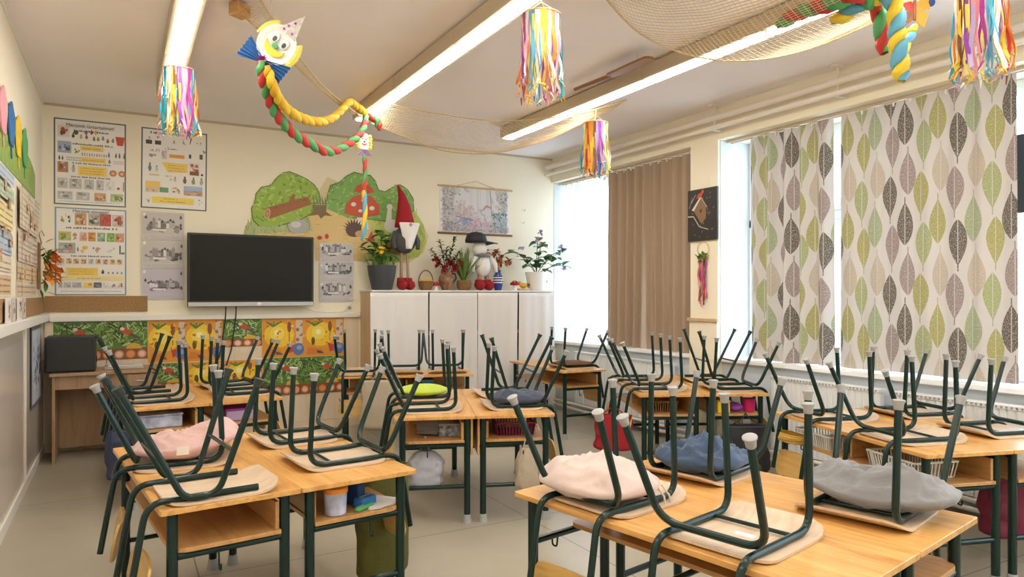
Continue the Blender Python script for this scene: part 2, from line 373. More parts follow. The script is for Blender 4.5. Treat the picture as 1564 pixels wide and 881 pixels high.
# windows
for i, (y0, y1) in enumerate(NICHES):
    z0, z1, X = 0.88, ZS, XG
    root = thing('window_%d' % (i + 1), 'white framed window %s' % ['beside the back wall, half behind taupe drapes', 'behind the leaf print drapes', 'nearest the rear wall'][i], 'window', (X, (y0 + y1) / 2, z0))
    root['kind'] = 'structure'
    h, wd = z1 - z0, y1 - y0
    nb = 3; f = MB(); fw = .055
    f.box((-.03, -wd / 2, 0), (.05, wd / 2, fw)); f.box((-.03, -wd / 2, h - fw), (.05, wd / 2, h))
    for k in range(nb + 1):
        y = -wd / 2 + k * (wd / nb); f.box((-.03, max(y - fw / 2, -wd / 2), fw), (.05, min(y + fw / 2, wd / 2), h - fw))
    f.box((-.03, -wd / 2, h * .62 - .04), (.05, wd / 2, h * .62 + .04))
    f.build('window_frame', M['frame'], root, bev=.004, smooth=False)
    for k in range(nb):
        ya = -wd / 2 + k * (wd / nb) + .028; yb = ya + wd / nb - .056
        s_ = MB()
        for a, b_ in ((fw + .002, h * .62 - .042), (h * .62 + .042, h - fw - .002)):
            for q in ((ya, ya + .045, a, b_), (yb - .045, yb, a, b_), (ya + .045, yb - .045, a, a + .045), (ya + .045, yb - .045, b_ - .045, b_)):
                s_.box((-.045, q[0], q[2]), (.02, q[1], q[3]))
        sash = s_.build('sash', M['frame'], root, bev=.004, smooth=False)
        MB().box((-.012, ya + .04, fw + .02), (-.006, yb - .04, h - fw - .02)).build('pane', GLASS, sash, smooth=False)
        MB().tube(fillet([(-.045, ya + .022, 1.03), (-.085, ya + .022, 1.03), (-.085, ya + .022, .91)], .015), .008, 8).build('handle', M['frame'], sash)
    if i == 1:
        MB().box((-.075, -.84, 1.16), (-.047, -.66, 1.70)).build('dark_panel', M['black'], root, bev=.01)  # plain dark panel for an unidentified dark shape at the window
# wainscot, rails
sbox('baseboard_left', (XL, YN, 0), (XL + .022, YB - .02, .085), M['white'], bev=.004)
mb = MB(); mb.box((XL + .0005, YN, .085), (XL + .012, YB - .012, 1.235))
struct(mb.build('trim_wainscot_left', M['wain'], smooth=False))
for k, y in enumerate((2.5, 3.75, 5.0, 6.4)):
    sbox('trim_batten' if k == 0 else 'trim_batten.%03d' % k, (XL + .012, y - .03, .09), (XL + .02, y + .03, 1.235), M['cream'], bev=.002)
sbox('trim_rail_left', (XL, YN, 1.235), (XL + .06, YB - .001, 1.305), M['white'], bev=.006)
sbox('trim_rail_back', (XL + .061, YB - .05, 1.225), (2.38, YB, 1.275), M['white'], bev=.005)
mb = MB()
for k in range(6):
    x0 = XL + .02 + k * .502; mb.box((x0, YB - .014, 0.09), (min(x0 + .498, 2.38), YB - .0005, 1.225))
struct(mb.build('trim_wainscot_back', M['wainback'], bev=.003, smooth=False))
sbox('baseboard_back', (XL + .022, YB - .024, 0), (2.38, YB, .09), M['wainback'])
sbox('trim_cornice_back', (XL, YB - .012, ZC - .022), (XR, YB, ZC), M['lampend'])
sbox('trim_cornice_left', (XL, YN, ZC - .02), (XL + .012, YB - .012, ZC), M['wallpale'])
# boxed lower part of the pier with its ledge
sbox('trim_pier_casing', (XR - .015, 4.90, 0), (XR, 5.27, 1.215), M['wall'])
sbox('trim_pier_ledge', (XR - .035, 4.885, 1.215), (XR, 5.285, 1.25), M['beech'], bev=.006)
# heating pipes under the ceiling
pr = thing('heating_pipe', 'pair of cream heating pipes running along the ceiling above the windows', 'pipe', (XR - .08, YB - .02, 3.1))
for dx, dz, r in ((-.02, .05, .03), (-.03, -.045, .02)):
    MB().tube([(dx, 0, dz), (dx, YN - YB + .05, dz)], r, 14).build('pipe', M['cream'], pr)
for y in (-1.2, -3.0, -4.3, -6.0):
    b_ = MB().box((-.05, y - .01, -.075), (.0795, y + .01, -.066)).box((-.028, y - .008, -.07), (-.018, y + .008, .178)).box((-.07, y - .03, .155), (.03, y + .03, .1785))
    b_.build('bracket', M['cream'], pr, smooth=False)
# radiators
def radiator(y0, y1, label):
    t = thing('radiator', label, 'radiator', (XR - .01, (y0 + y1) / 2, 0.13), 0, 'panel radiators under the windows')
    w_ = y1 - y0; m_ = MB(); n_ = int(w_ / .05)
    pts = [(-.075, -w_ / 2)]
    for k in range(n_):
        a = -w_ / 2 + k * w_ / n_; d = w_ / n_
        pts += [(-.085, a + .25 * d), (-.085, a + .75 * d), (-.075, a + d)]
    pts += [(-.03, w_ / 2), (-.03, -w_ / 2)]
    m_.prism(pts, 0.02, .62); m_.build('panel', M['radi'], t, smooth=False)
    g_ = MB().box((-.09, -w_ / 2, .62), (.0, w_ / 2, .65)); g_.build('top_grille', M['radi'], t, bev=.004, smooth=False)
    d_ = MB()
    for k in range(int(w_ / .03)):
        y = -w_ / 2 + .02 + k * .03; d_.box((-.0915, y, .628), (-.0895, y + .012, .642))
    d_.build('vent_slots', M['silver'], t, smooth=False)
    MB().box((-.03, -w_ / 2 + .1, .1), (.0695, -w_ / 2 + .14, .5)).box((-.03, w_ / 2 - .14, .1), (.0695, w_ / 2 - .1, .5)).build('bracket', M['radi'], t, smooth=False)
    MB().tube(fillet([(-.055, w_ / 2 - .03, .02), (-.055, w_ / 2 - .03, -.05), (-.055, w_ / 2 + .1, -.05)], .02), .011, 8).build('valve_pipe', M['radi'], t)
    return t
radiator(5.45, 7.2, 'white panel radiator under the window with taupe drapes')
radiator(3.2, 4.2, 'white panel radiator under the left leaf print drape')
radiator(1.75, 3.1, 'white panel radiator under the wide leaf print drape')
t = MB()
for r_, z in ((.017, .065), (.017, .125)):
    t.tube([(XR - .095, YN + .05, z), (XR - .095, YB - .05, z)], r_, 10)
tag(t.build('floor_pipe', M['cream']), 'cream heating pipes along the foot of the window wall', 'pipe')

# ------------------------------------------------------------------ luminaires
LIGHTS = [0.35, 2.03, 3.64]
first = None
rown = ['the row by the left wall', 'the middle row', 'the row by the windows']
segn = ['far end of', 'second from far end in', 'third from far end in', 'fourth from far end in', 'fifth from far end in', 'added fill, second nearest in', 'added fill, near end of']  # last two segments of each row are unseen, added for fill light
for ri, x0 in enumerate(LIGHTS):
    for k in range(7):
        y1 = 6.62 - k * 1.17
        lab = 'long ceiling tube light, %s %s' % (segn[k], rown[ri])
        if first is None:
            first = thing('ceiling_light', lab, 'ceiling light', (x0, y1 - .58, ZC), 0, 'ceiling tube lights')
            MB().box((-.085, -.58, -.118), (.085, .58, -.014)).box((-.05, -.57, -.0145), (.05, .57, -.0005)).build('housing', M['lamp'], first, bev=.004, smooth=False)
            MB().prism([(-.052, -.1185), (.052, -.1185), (.048, -.128), (-.048, -.128)], -.572, .572, fn=lambda x, y, z: (x, z, y)).build('diffuser', TUBE, first, smooth=False)
            for s_ in (-1, 1): MB().box((-.082, s_ * .581 - .006, -.122), (.082, s_ * .581 + .006, -.016)).build('end_cap', M['lamp'], first, bev=.003, smooth=False)
        else:
            c = copy_tree(first); c.location = (x0, y1 - .58, ZC); c['label'] = lab

# ------------------------------------------------------------------ school desks
def make_desk():
    t = thing('school_desk', 'desk', 'desk', (0, 0, 0), 0, 'double school desks')
    HL, HW, H = .65, .2595, .70
    MB().prism(rrect(-HW, -HL, HW, HL, .012, 3), H - .02, H).build('tabletop', [M['pine']], t, bev=.002, smooth=False)
    for sx in (-1, 1):
        for sy in (-1, 1):
            l = MB().tube([(sx * .208, sy * .59, .03), (sx * .208, sy * .59, H - .0205)], .0205, 14).build('leg', M['green'], t)
            MB().lathe([(.018, .055), (.024, .052), (.026, .03), (.03, .012), (.031, 0)][::-1], 14, (sx * .208, sy * .59, 0)).build('foot_cap', M['cap'], l)
    for sy in (-1, 1):
        for z_ in (.235, .506): MB().tube([(-.19, sy * .59, z_), (.19, sy * .59, z_)], .014, 10).build('end_rail', M['green'], t)
        h_ = MB().tube(fillet([(-.05, sy * .603, .506), (-.05, sy * .612, .506), (-.05, sy * .62, .44), (-.05, sy * .645, .44), (-.05, sy * .647, .465)], .012, 4), .004, 6).build('bag_hook', M['green'], t)
    MB().tube([(.208, -.57, .655), (.208, .57, .655)], .013, 10).build('long_rail', M['green'], t)
    MB().tube([(-.15, 0, .506), (.15, 0, .506)], .011, 8).build('shelf_rail', M['green'], t)
    MB().prism(rrect(-.215, -.61, .19, .61, [.07, 0, 0, .07]), .5205, .5385).build('shelf', M['shelf'], t, bev=.002, smooth=False)
    MB().box((.168, -.60, .539), (.184, .56, .65)).build('back_panel', M['shelf'], t, bev=.002, smooth=False)
    MB().box((-.17, -.008, .539), (.167, .008, .65)).build('divider', M['shelf'], t, bev=.002, smooth=False)
    return t
DESK = make_desk(); DESK_USED = []
def place_desk(x, y, rz, label):
    d = DESK if not DESK_USED else copy_tree(DESK)
    DESK_USED.append(d); d.location = (x, y, 0); d.rotation_euler.z = rz; d['label'] = label
    return d

# groups: near-left corner and turn
G = {'FL': ((.123, 2.812), 7.), 'MID': ((1.51, 4.23), -20.5), 'FR': ((1.61, 1.15), 11.), 'WIN': ((3.42, 1.99), -17.), 'CR': ((3.53, 4.28), -26.), 'TV': ((.045, 5.42), 4.5)}
W_, L_ = 1.04, 1.30
def gp(g, u, v):
    (x, y), a = G[g]; c, s = math.cos(R(a)), math.sin(R(a)); return (x + u * c - v * s, y + u * s + v * c)
desk_lab = {
    'FL': ('pale wooden double desk of the front left pair, with a pink cushioned chair on it', 'pale wooden double desk of the front left pair, with a khaki bag hung on it'),
    'MID': ('pale wooden double desk of the middle pair, under the lime cushion', 'pale wooden double desk of the middle pair, under the small navy cushion'),
    'FR': ('pale wooden double desk of the front right pair, under the whitish pink cushion', 'pale wooden double desk of the front right pair, under the grey cushion'),
    'WIN': ('pale wooden double desk by the window, with white baskets on its shelf', 'pale wooden double desk by the window, with a maroon bag hung on it'),
    'CR': ('pale wooden double desk before the pier, with a red bag hung beside it', 'pale wooden double desk before the pier, with a hot pink cup on its shelf'),
    'TV': ('pale wooden double desk below the television, next to the brown teacher desk', 'pale wooden double desk below the television, farther from the brown teacher desk'),
}
for g, labs in desk_lab.items():
    a = R(G[g][1])
    x, y = gp(g, W_ / 4, L_ / 2); place_desk(x, y, a, labs[0])
    x, y = gp(g, W_ * 3 / 4, L_ / 2); place_desk(x, y, a + PI, labs[1])
G['CUP'] = ((1.79, 6.60), -19.); G['COR'] = ((3.92, 5.95), -4.)
x, y = gp('CUP', .655, .26); place_desk(x, y, R(-19 + 90), 'pale wooden double desk in front of the white curtained cupboard')
x, y = gp('COR', .26, .65); place_desk(x, y, R(-4), 'single pale wooden desk standing in the far window corner')

d = DESK_USED[4]
for ch in [o for o in bpy.data.objects if o.parent == d]:
    n_ = ch.name.split('.')[0]
    if n_ in ('back_panel', 'divider', 'shelf'): bpy.data.objects.remove(ch)
MB().prism(rrect(.0, -.58, .19, .60, [.04, 0, 0, .04]), .5205, .5385).build('shelf', M['shelf'], d, bev=.002, smooth=False)
for d in DESK_USED[2:4]:
    MB().box((.231, -.60, .44), (.245, .60, .678)).build('modesty_panel', M['shelf'], d, bev=.002, smooth=False)
# ------------------------------------------------------------------ chairs (upside down; origin on the table edge, +x inward)
def seat_mesh(w=.19, x0=.03, x1=.445):
    m_ = MB(); nx, ny = 22, 12
    def prof(x):
        z = .0 if x < x1 - .10 else .034 * ((x - (x1 - .10)) / .10) ** 2
        return z + .006 * math.exp(-((x - x0) / .05) ** 2)
    def edge(x):
        r = .06; k = w
        for e0 in (x0, x1):
            d = abs(x - e0)
            if d < r: k = w - r + math.sqrt(max(0, r * r - (r - d) ** 2))
        return k
    def f(top):
        def g_(u, v):
            x = x0 + (x1 - x0) * u; y = (v * 2 - 1) * edge(x)
            return (x, y, prof(x) + (0.0105 if top else 0.001))
        return g_
    m_.grid(nx, ny, f(True))
    n0 = len(m_.v); m_.grid(nx, ny, f(False)); m_.f[-nx * ny:] = [q[::-1] for q in m_.f[-nx * ny:]]
    ring = [i for i in range(nx + 1)] + [(nx + 1) * j + nx for j in range(1, ny + 1)] + [(nx + 1) * ny + i for i in range(nx - 1, -1, -1)] + [(nx + 1) * j for j in range(ny - 1, 0, -1)]
    for k in range(len(ring)):
        a, b_ = ring[k], ring[(k + 1) % len(ring)]; m_.f.append((a, a + n0, b_ + n0, b_)); m_.c.append(None); m_.mi.append(0)
    return m_
def back_mesh(w=.185):
    m_ = MB()
    def f(off):
        def g_(u, v):
            y = (u * 2 - 1) * w; rr = .045; zz = v
            e = abs(y) - (w - rr); cut = rr - math.sqrt(max(0, rr * rr - e * e)) if e > 0 else 0
            z0, z1 = -.375 + cut, -.215 - cut
            z = z0 + (z1 - z0) * zz
            x = -.0 + .20 * (z + .02) * .9 + .02 - .02 * (y / w) ** 2 + off
            return (x, y, z)
        return g_
    m_.grid(16, 8, f(.011)); n0 = len(m_.v); m_.grid(16, 8, f(0)); m_.f[:128] = [q[::-1] for q in m_.f[:128]]
    nx, ny = 16, 8
    ring = [i for i in range(nx + 1)] + [(nx + 1) * j + nx for j in range(1, ny + 1)] + [(nx + 1) * ny + i for i in range(nx - 1, -1, -1)] + [(nx + 1) * j for j in range(ny - 1, 0, -1)]
    for k in range(len(ring)):
        a, b_ = ring[k], ring[(k + 1) % len(ring)]; m_.f.append((b_, b_ + n0, a + n0, a)); m_.c.append(None); m_.mi.append(0)
    return m_
TR = .0125
def cap_at(p, d, parent, m_):
    q = Vector((0, 0, 1)).rotation_difference(Vector(d).normalized()).to_matrix()
    MB().lathe([(.0132, -.016), (.0145, -.014), (.016, .004), (.0205, .012), (.0205, .016), (.017, .018)], 14, p, axis=q).build('leg_cap', m_, parent)
def make_chair(kind):
    t = thing('school_chair', 'chair', 'chair', (0, 0, 0), 0, 'upturned school chairs')
    seat_mesh().build('seat', M['ply'], t, ang=50)
    back_mesh().build('backrest', M['ochre'], t, ang=50)
    ZR = .0105 + TR
    if kind == 'A':
        for s in (-1, 1):
            y = s * .145
            foot = Vector((.375, s * .15, .415)); knee = Vector((.395, y, ZR))
            o = MB().tube(fillet([foot, knee, (-.035, y, ZR), (-.095, y, -.33)], [.07, .075]), TR, 10).build('side_tube', M['green'], t)
            cap_at(foot, foot - knee, o, M['cap'])
        a, b_ = [Vector((-.105, s * .215, .385)) for s in (-1, 1)]
        k0, k1 = [Vector((.045, s * .185, ZR + 2 * TR)) for s in (-1, 1)]
        o = MB().tube(fillet([a, k0, k1, b_], .085), TR, 10).build('rear_leg_bow', M['green'], t)
        cap_at(a, a - k0, o, M['cap']); cap_at(b_, b_ - k1, o, M['cap'])
        MB().tube([(.29, -.14, ZR), (.29, .14, ZR)], .007, 8).build('cross_rod', M['green'], t)
    else:
        for s in (-1, 1):
            y = s * .15
            MB().tube(fillet([(.36, y, ZR), (-.035, y, ZR), (-.095, y, -.33)], .075), TR, 10).build('side_tube', M['green'], t)
            y2 = s * .177
            a = Vector((-.125, s * .185, .44)); b_ = Vector((.34, s * .22, .44))
            k0 = Vector((.085, y2, ZR + .004)); k1 = Vector((.205, y2, ZR + .004))
            o = MB().tube(fillet([a, k0, k1, b_], .07), TR, 10).build('leg_bow', M['green'], t)
            cap_at(a, a - k0, o, M['capdark']); cap_at(b_, b_ - k1, o, M['capdark'])
        MB().tube([(.255, -.19, .185), (.255, .19, .185)], .0075, 8).build('cross_bar', M['green'], t)
        MB().tube([(-.0, -.178, .185), (-.0, .178, .185)], .0075, 8).build('cross_bar', M['green'], t)
    return t
CH = {'A': make_chair('A'), 'B': make_chair('B')}; CH_USED = set()
CHAIRS = {}
def place_chair(key, x, y, rz, kind, label, z=.70):
    c = CH[kind] if kind not in CH_USED else copy_tree(CH[kind]); CH_USED.add(kind)
    c.location = (x, y, z); c.rotation_euler.z = rz; c['label'] = label; CHAIRS[key] = c; return c
def hang(key, g, side, t, kind, label, jit=0, off=0.0):
    a = R(G[g][1])
    if side == 'L': x, y = gp(g, off, t); rz = a
    else: x, y = gp(g, W_ - off, t); rz = a + PI
    return place_chair(key, x, y, rz + R(jit), kind, label)
hang('fl1', 'FL', 'L', .20, 'B', 'upturned chair with black leg ends, nearest on the front left desks', 0)
hang('fl2', 'FL', 'L', .82, 'A', 'upturned grey-capped chair holding the dusky pink cushion', -9)
hang('fl3', 'FL', 'R', .38, 'A', 'upturned bare chair above the khaki bag, front left desks', -2)
hang('fl4', 'FL', 'R', .95, 'A', 'upturned bare chair behind the one above the khaki bag', -2)
hang('fr1', 'FR', 'L', .42, 'A', 'large upturned bare chair in the foreground, paper tag on its seat', 2)
hang('fr2', 'FR', 'L', .96, 'A', 'upturned chair carrying the whitish pink cushion', 0)
hang('fr3', 'FR', 'R', 1.01, 'A', 'upturned chair carrying the rumpled denim blue cushion', 4)
hang('fr4', 'FR', 'R', .30, 'A', 'upturned chair carrying the big grey cushion', 4)
hang('m1', 'MID', 'L', .28, 'A', 'upturned bare chair right in front of the lime cushion chair', 5)
hang('m2', 'MID', 'L', .86, 'A', 'upturned chair carrying the lime cushion', 5)
hang('m3', 'MID', 'R', .36, 'A', 'upturned chair carrying the small navy cushion', 0)
hang('m4', 'MID', 'R', .95, 'B', 'upturned chair with black leg ends behind the small navy cushion', 3)
hang('w1', 'WIN', 'L', .36, 'A', 'upturned bare chair above the white basket, window desks, hung toward the grey cushion', 0)
hang('w2', 'WIN', 'L', 1.0, 'A', 'upturned bare chair at the far corner of the window desks, over the yellow bag', 0)
hang('w3', 'WIN', 'R', .42, 'A', 'upturned bare chair nearest the right frame edge, before the wide leaf drape', 0)
hang('w4', 'WIN', 'R', 1.02, 'A', 'upturned bare chair by the radiator, below the gap in the leaf drapes', 0)
hang('c1', 'CR', 'L', .33, 'A', 'upturned bare chair above the red bag, nearer of the two', 0)
hang('c2', 'CR', 'L', .92, 'A', 'upturned bare chair above the red bag, farther of the two', 0)
hang('c3', 'CR', 'R', .30, 'A', 'upturned grey-capped chair on the desk with the hot pink cup', 0)
hang('c4', 'CR', 'R', .90, 'B', 'upturned chair with black leg ends before the cream pier', 0)
hang('t1', 'TV', 'L', .28, 'A', 'upturned grey-capped chair beside the teacher desk, below the television', 0)
hang('t2', 'TV', 'L', .86, 'B', 'upturned chair with black leg ends beside the teacher desk', 0)
hang('t3', 'TV', 'R', .36, 'A', 'upturned bare chair below the television, nearer of the two on the right edge', -3)
hang('t4', 'TV', 'R', .94, 'A', 'upturned bare chair below the television, nearest the patterned oilcloth', 3)
aC = R(-19)
x, y = gp('CUP', .20, 0.0); place_chair('k1', x, y, aC + PI / 2, 'A', 'upturned chair before the cupboard with its back and beige bag facing forward')
x, y = gp('CUP', .63, .515); place_chair('k2', x, y, aC - PI / 2, 'A', 'upturned chair before the cupboard curtains, in line with the gnome plush')
x, y = gp('CUP', 1.06, .515); place_chair('k3', x, y, aC - PI / 2, 'A', 'upturned chair before the cupboard curtains, in line with the jug of red flowers')
x, y = gp('COR', .515, .35); place_chair('n1', x, y, R(-4) + PI, 'A', 'upturned chair with a brown pad in the far window corner')

# paper tag on the foreground seat
c = CHAIRS['fr1']
MB().add([(.205, -.05, .0112), (.235, -.05, .0112), (.235, .02, .0112), (.205, .02, .0112)], [(0, 1, 2, 3)]).build('paper_tag', P['white'], c, smooth=False)

# ------------------------------------------------------------------ cushions
def cushion(name, label, m_, loc, rz, sx, sy, sz, bend=0.0, bendy=0.0, wr=.12, seed=0, lumps=(), tuft=False, power=.72, wf=3.0, tilt=0.0):
    def sg(a, p): return math.copysign(abs(a) ** p, a)
    def f(u, v):
        a = 2 * PI * u; b_ = PI * (.0005 + .999 * v)
        x = sg(math.sin(b_), .7) * sg(math.cos(a), power); y = sg(math.sin(b_), .7) * sg(math.sin(a), power); z = sg(-math.cos(b_), .7)
        r2 = min(1, math.hypot(x, y))
        k = 1 + wr * noise.noise(Vector((x * wf + seed, y * wf, z * 1.5 + seed)))
        th = (1 - .5 * r2 ** 4)
        px, py = x * sx * (1 + .07 * noise.noise(Vector((seed, y * 2, x * 2)))), y * sy * (1 + .07 * noise.noise(Vector((y * 2, seed, x * 2))))
        pz = z * sz * th * k
        if z > 0:
            cr = 1 - abs(noise.noise(Vector((x * 2.2 * wf / 3 + seed * 3, y * 2.2 * wf / 3, 2.0)))) * 2
            pz += sz * wr * 1.1 * (abs(cr) ** 3) * z
            if tuft:
                for tx, ty in ((-.4, -.4), (.4, -.4), (-.4, .4), (.4, .4)): pz -= sz * .8 * math.exp(-((x - tx) ** 2 + (y - ty) ** 2) / .04)
            for lx, ly, lr, lh in lumps: pz += lh * z * math.exp(-((x - lx) ** 2 + (y - ly) ** 2) / (lr * lr))
        pz += bend * (x * x) + bendy * (y * y) + tilt * max(0, x)
        return (px, py, pz + sz)
    o = MB().grid(72, 40, f, close_u=True).build(name, m_, loc=loc, rot=(0, 0, rz), ang=180)
    return tag(o, label, 'cushion')
def on_chair(key, x, y, z):
    c = CHAIRS[key]; a = c.rotation_euler.z; L = c.location
    return (L.x + x * math.cos(a) - y * math.sin(a), L.y + x * math.sin(a) + y * math.cos(a), L.z + z), a
ZT = .0105 + 2 * TR + .002
ZC_ = .0105 + TR - .004
l, a = on_chair('fl2', .25, 0.0, ZC_); cu = cushion('seat_cushion', 'dusky pink cushion folded on the upturned chair, front left', M['pinkc'], l, a, .225, .175, .055, seed=1.3, wr=.35, tilt=.05, lumps=((.75, .3, .35, .035),))
MB().add([(-.05, -.192, .05), (.0, -.193, .05), (.0, -.200, .088), (-.05, -.199, .088)], [(0, 1, 2, 3)]).build('wash_label', P['white'], cu, smooth=False)
l, a = on_chair('fr2', .19, .06, ZC_); cu = cushion('seat_cushion', 'whitish pink cushion bulging on the upturned chair, front right desks', M['whitec'], l, a, .195, .225, .05, seed=4.1, wr=.35, lumps=((.1, -.1, .65, .04), (-.3, .8, .4, .03), (-.5, -.6, .3, .02)))
for k in range(2):
    MB().tube([(.1 + .03 * k, -.20, .05), (.1 + .03 * k, -.235, .02), (.1 + .035 * k, -.245, -.03), (.08 + .06 * k, -.26, -.034)], .004, 6).build('tie_cord', M['whitec'], cu)
l, a = on_chair('fr3', .20, 0.0, ZC_); cu = cushion('seat_cushion', 'rumpled tufted denim blue cushion on an upturned chair', M['bluec'], l, a, .19, .195, .048, seed=7.7, wr=.5, tuft=True, wf=4, lumps=((.1, .1, .5, .04), (.6, -.6, .3, .02)))
l, a = on_chair('fr4', .18, 0.03, ZC_); cu = cushion('seat_cushion', 'big drooping grey cushion on an upturned chair, front right', M['greyc'], l, a, .17, .245, .05, seed=2.2, wr=.45, wf=4, bendy=.02, lumps=((.2, .25, .4, .06), (.1, -.7, .3, .03)))
l, a = on_chair('m2', .20, 0.0, ZC_); cu = cushion('seat_cushion', 'round lime green cushion on an upturned chair', M['limec'], l, a, .19, .19, .038, seed=3.3, wr=.05, power=1.0)
l, a = on_chair('m3', .17, 0.0, ZC_); cu = cushion('seat_cushion', 'small navy cushion on an upturned chair by the cupboard curtains', M['navyc'], l, a, .20, .17, .04, seed=5.5, wr=.35, tilt=.0, lumps=((.6, .3, .5, .03),))
l, a = on_chair('n1', .20, 0.0, ZC_); cu = cushion('seat_cushion', 'flat brown felt pad on the corner chair', M['brownc'], l, a, .19, .18, .025, seed=6.5, wr=.08, power=.4)

# ------------------------------------------------------------------ printed sheets
class Sheet:
    """flat print: local x to the right, z up, -y toward the room"""
    def __init__(s, w, h, base=(0.85, 0.84, 0.80), th=.002, border=None, bw=.008):
        s.m = MB(); s.w, s.h, s.th = w, h, th; s.n = 0
        s.m.box((0, -th, 0), (w, 0, h)); s.m.c = [base] * len(s.m.f)
        if border:
            for a in ((0, 0, w, bw), (0, h - bw, w, bw), (0, 0, bw, h), (w - bw, 0, bw, h)): s.rect(*a, border)
    def poly(s, pts, c):
        s.n += 1; y = -s.th - .0003 - .000015 * s.n
        s.m.add([(p[0], y, p[1]) for p in pts], [tuple(range(len(pts)))], col=c)
    def rect(s, x, y, w, h, c): s.poly([(x, y), (x + w, y), (x + w, y + h), (x, y + h)], c)
    def ell(s, x, y, rx, ry, c, n=14, rot=0):
        cr, sr = math.cos(rot), math.sin(rot)
        s.poly([(x + rx * math.cos(2 * PI * k / n) * cr - ry * math.sin(2 * PI * k / n) * sr, y + rx * math.cos(2 * PI * k / n) * sr + ry * math.sin(2 * PI * k / n) * cr) for k in range(n)], c)
    def blob(s, x, y, rx, ry, c, r, n=10):
        s.poly([(x + rx * (.65 + .35 * r.random()) * math.cos(2 * PI * k / n), y + ry * (.65 + .35 * r.random()) * math.sin(2 * PI * k / n)) for k in range(n)], c)
    def line(s, p, q, w, c):
        d = Vector((q[0] - p[0], q[1] - p[1])); n = Vector((-d.y, d.x)).normalized() * w / 2
        s.poly([(p[0] + n.x, p[1] + n.y), (q[0] + n.x, q[1] + n.y), (q[0] - n.x, q[1] - n.y), (p[0] - n.x, p[1] - n.y)][::-1], c)
    def text(s, x, y, w, h, c=(.12, .11, .11), r=rng):
        q = x
        while q < x + w - h * .5:
            l = h * r.uniform(.45, 1.1); l = min(l, x + w - q); s.rect(q, y + h * .1 * r.random(), l * .72, h * r.uniform(.6, 1), c); q += l * (1.0 if r.random() < .8 else 1.7)
    def photo(s, x, y, w, h, pal, r=rng, n=9, base=True):
        if base: s.rect(x, y, w, h, pal[0])
        for k in range(n):
            rx, ry = w * r.uniform(.08, .24), h * r.uniform(.08, .26)
            s.blob(r.uniform(x + rx, x + w - rx), r.uniform(y + ry, y + h - ry), rx, ry, pal[1 + k % (len(pal) - 1)], r)
    def item(s, x, y, w, h, c, r=rng):
        s.blob(x + w / 2, y + h * .42, w * .5, h * .42, c, r, 8); s.blob(x + w / 2, y + h * .8, w * .25, h * .2, tuple(v * .6 for v in c), r, 7)
    def build(s, name, label, cat, loc, rz=0, group=None, tilt=0):
        o = s.m.build(name, INK, loc=loc, rot=(0, tilt, rz), smooth=False)
        return tag(o, label, cat, group)
def lettering(parent, text, x, z, size, col, y=-.0095, name='lettering', align='CENTER'):
    cu = bpy.data.curves.new(name, 'FONT'); cu.body = text; cu.size = size; cu.align_x = align; cu.extrude = .0003
    cu.materials.append(col); o = bpy.data.objects.new(name, cu); C.objects.link(o); o.parent = parent
    bpy.context.view_layer.update()
    me = bpy.data.meshes.new_from_object(o.evaluated_get(bpy.context.evaluated_depsgraph_get())); me.name = name
    bpy.data.objects.remove(o); o = bpy.data.objects.new(name, me); C.objects.link(o); o.parent = parent
    o.location = (x, y, z); o.rotation_euler = (PI / 2, 0, 0); return o
INKD = mat('dark_lettering', (.09, .085, .09), .6)
YB_ = YB - .0008
WHT, YEL, ORG, REDC, DRK, GRN, BLU = (.84, .82, .78), (.86, .62, .12), (.74, .25, .03), (.55, .06, .03), (.06, .055, .06), (.12, .30, .06), (.14, .22, .45)
FOOD = [(.62, .34, .2), (.5, .12, .05), (.7, .45, .25), (.25, .3, .08), (.75, .55, .4), (.3, .1, .05)]
GREY = [(.52, .51, .49), (.25, .24, .24), (.68, .67, .65), (.38, .36, .35), (.6, .58, .55)]
# poster 1: measuring volume
r = random.Random(11); w, h = .595, .815
s = Sheet(w, h, WHT, border=(.10, .13, .18), bw=.012)
s.text(.16, .70, .30, .018, r=r)
s.photo(.03, .64, .095, .11, [(.72, .66, .6), (.5, .06, .05), (.55, .1, .07), (.1, .08, .08), (.8, .6, .5)], r)
for k, (x, y, c) in enumerate([(.15, .665, (.10, .09, .05)), (.245, .675, BLU), (.29, .68, REDC), (.325, .68, (.75, .5, .15)), (.14, .635, DRK), (.205, .63, (.6, .45, .2)), (.25, .63, (.6, .1, .06)), (.31, .62, (.3, .2, .12)), (.345, .62, (.35, .3, .1)), (.385, .63, (.25, .28, .5)), (.425, .61, (.5, .1, .05)), (.47, .62, (.3, .3, .32))]):
    s.item(x, y, .03 if k else .055, .05, c, r)
s.poly([(.52, .60), (.57, .60), (.585, .685), (.505, .685)], (.62, .09, .03))
s.text(.15, .575, .34, .016, r=r)
s.photo(.03, .49, .11, .11, [(.35, .42, .55), (.15, .2, .38), (.06, .06, .07), (.7, .68, .66), (.4, .5, .65)], r)
s.rect(.215, .525, .19, .045, YEL); s.text(.23, .54, .15, .012, (.5, .3, .1), r); s.photo(.155, .485, .06, .06, [(.5, .42, .1), (.15, .3, .05), (.35, .3, .05)], r, 6, False)
for k in range(11): s.rect(.225 + k * .02, .475, .009, .028, [(.6, .2, .15), (.35, .35, .4), (.5, .45, .45)][k % 3])
for x in (.44, .50, .53, .57): s.item(x, .47, .02, .06, (.12, .12, .13), r)
for k in range(2): s.item(.035 + .025 * k, .415, .018, .05, DRK, r)
for k in range(18): s.rect(.10 + (k % 9) * .013, .42 + .022 * (k // 9), .009, .013, (.35, .45, .38))
s.rect(.215, .415, .21, .045, YEL); s.text(.23, .43, .18, .011, (.5, .3, .1), r); s.item(.44, .415, .03, .045, (.2, .3, .22), r)
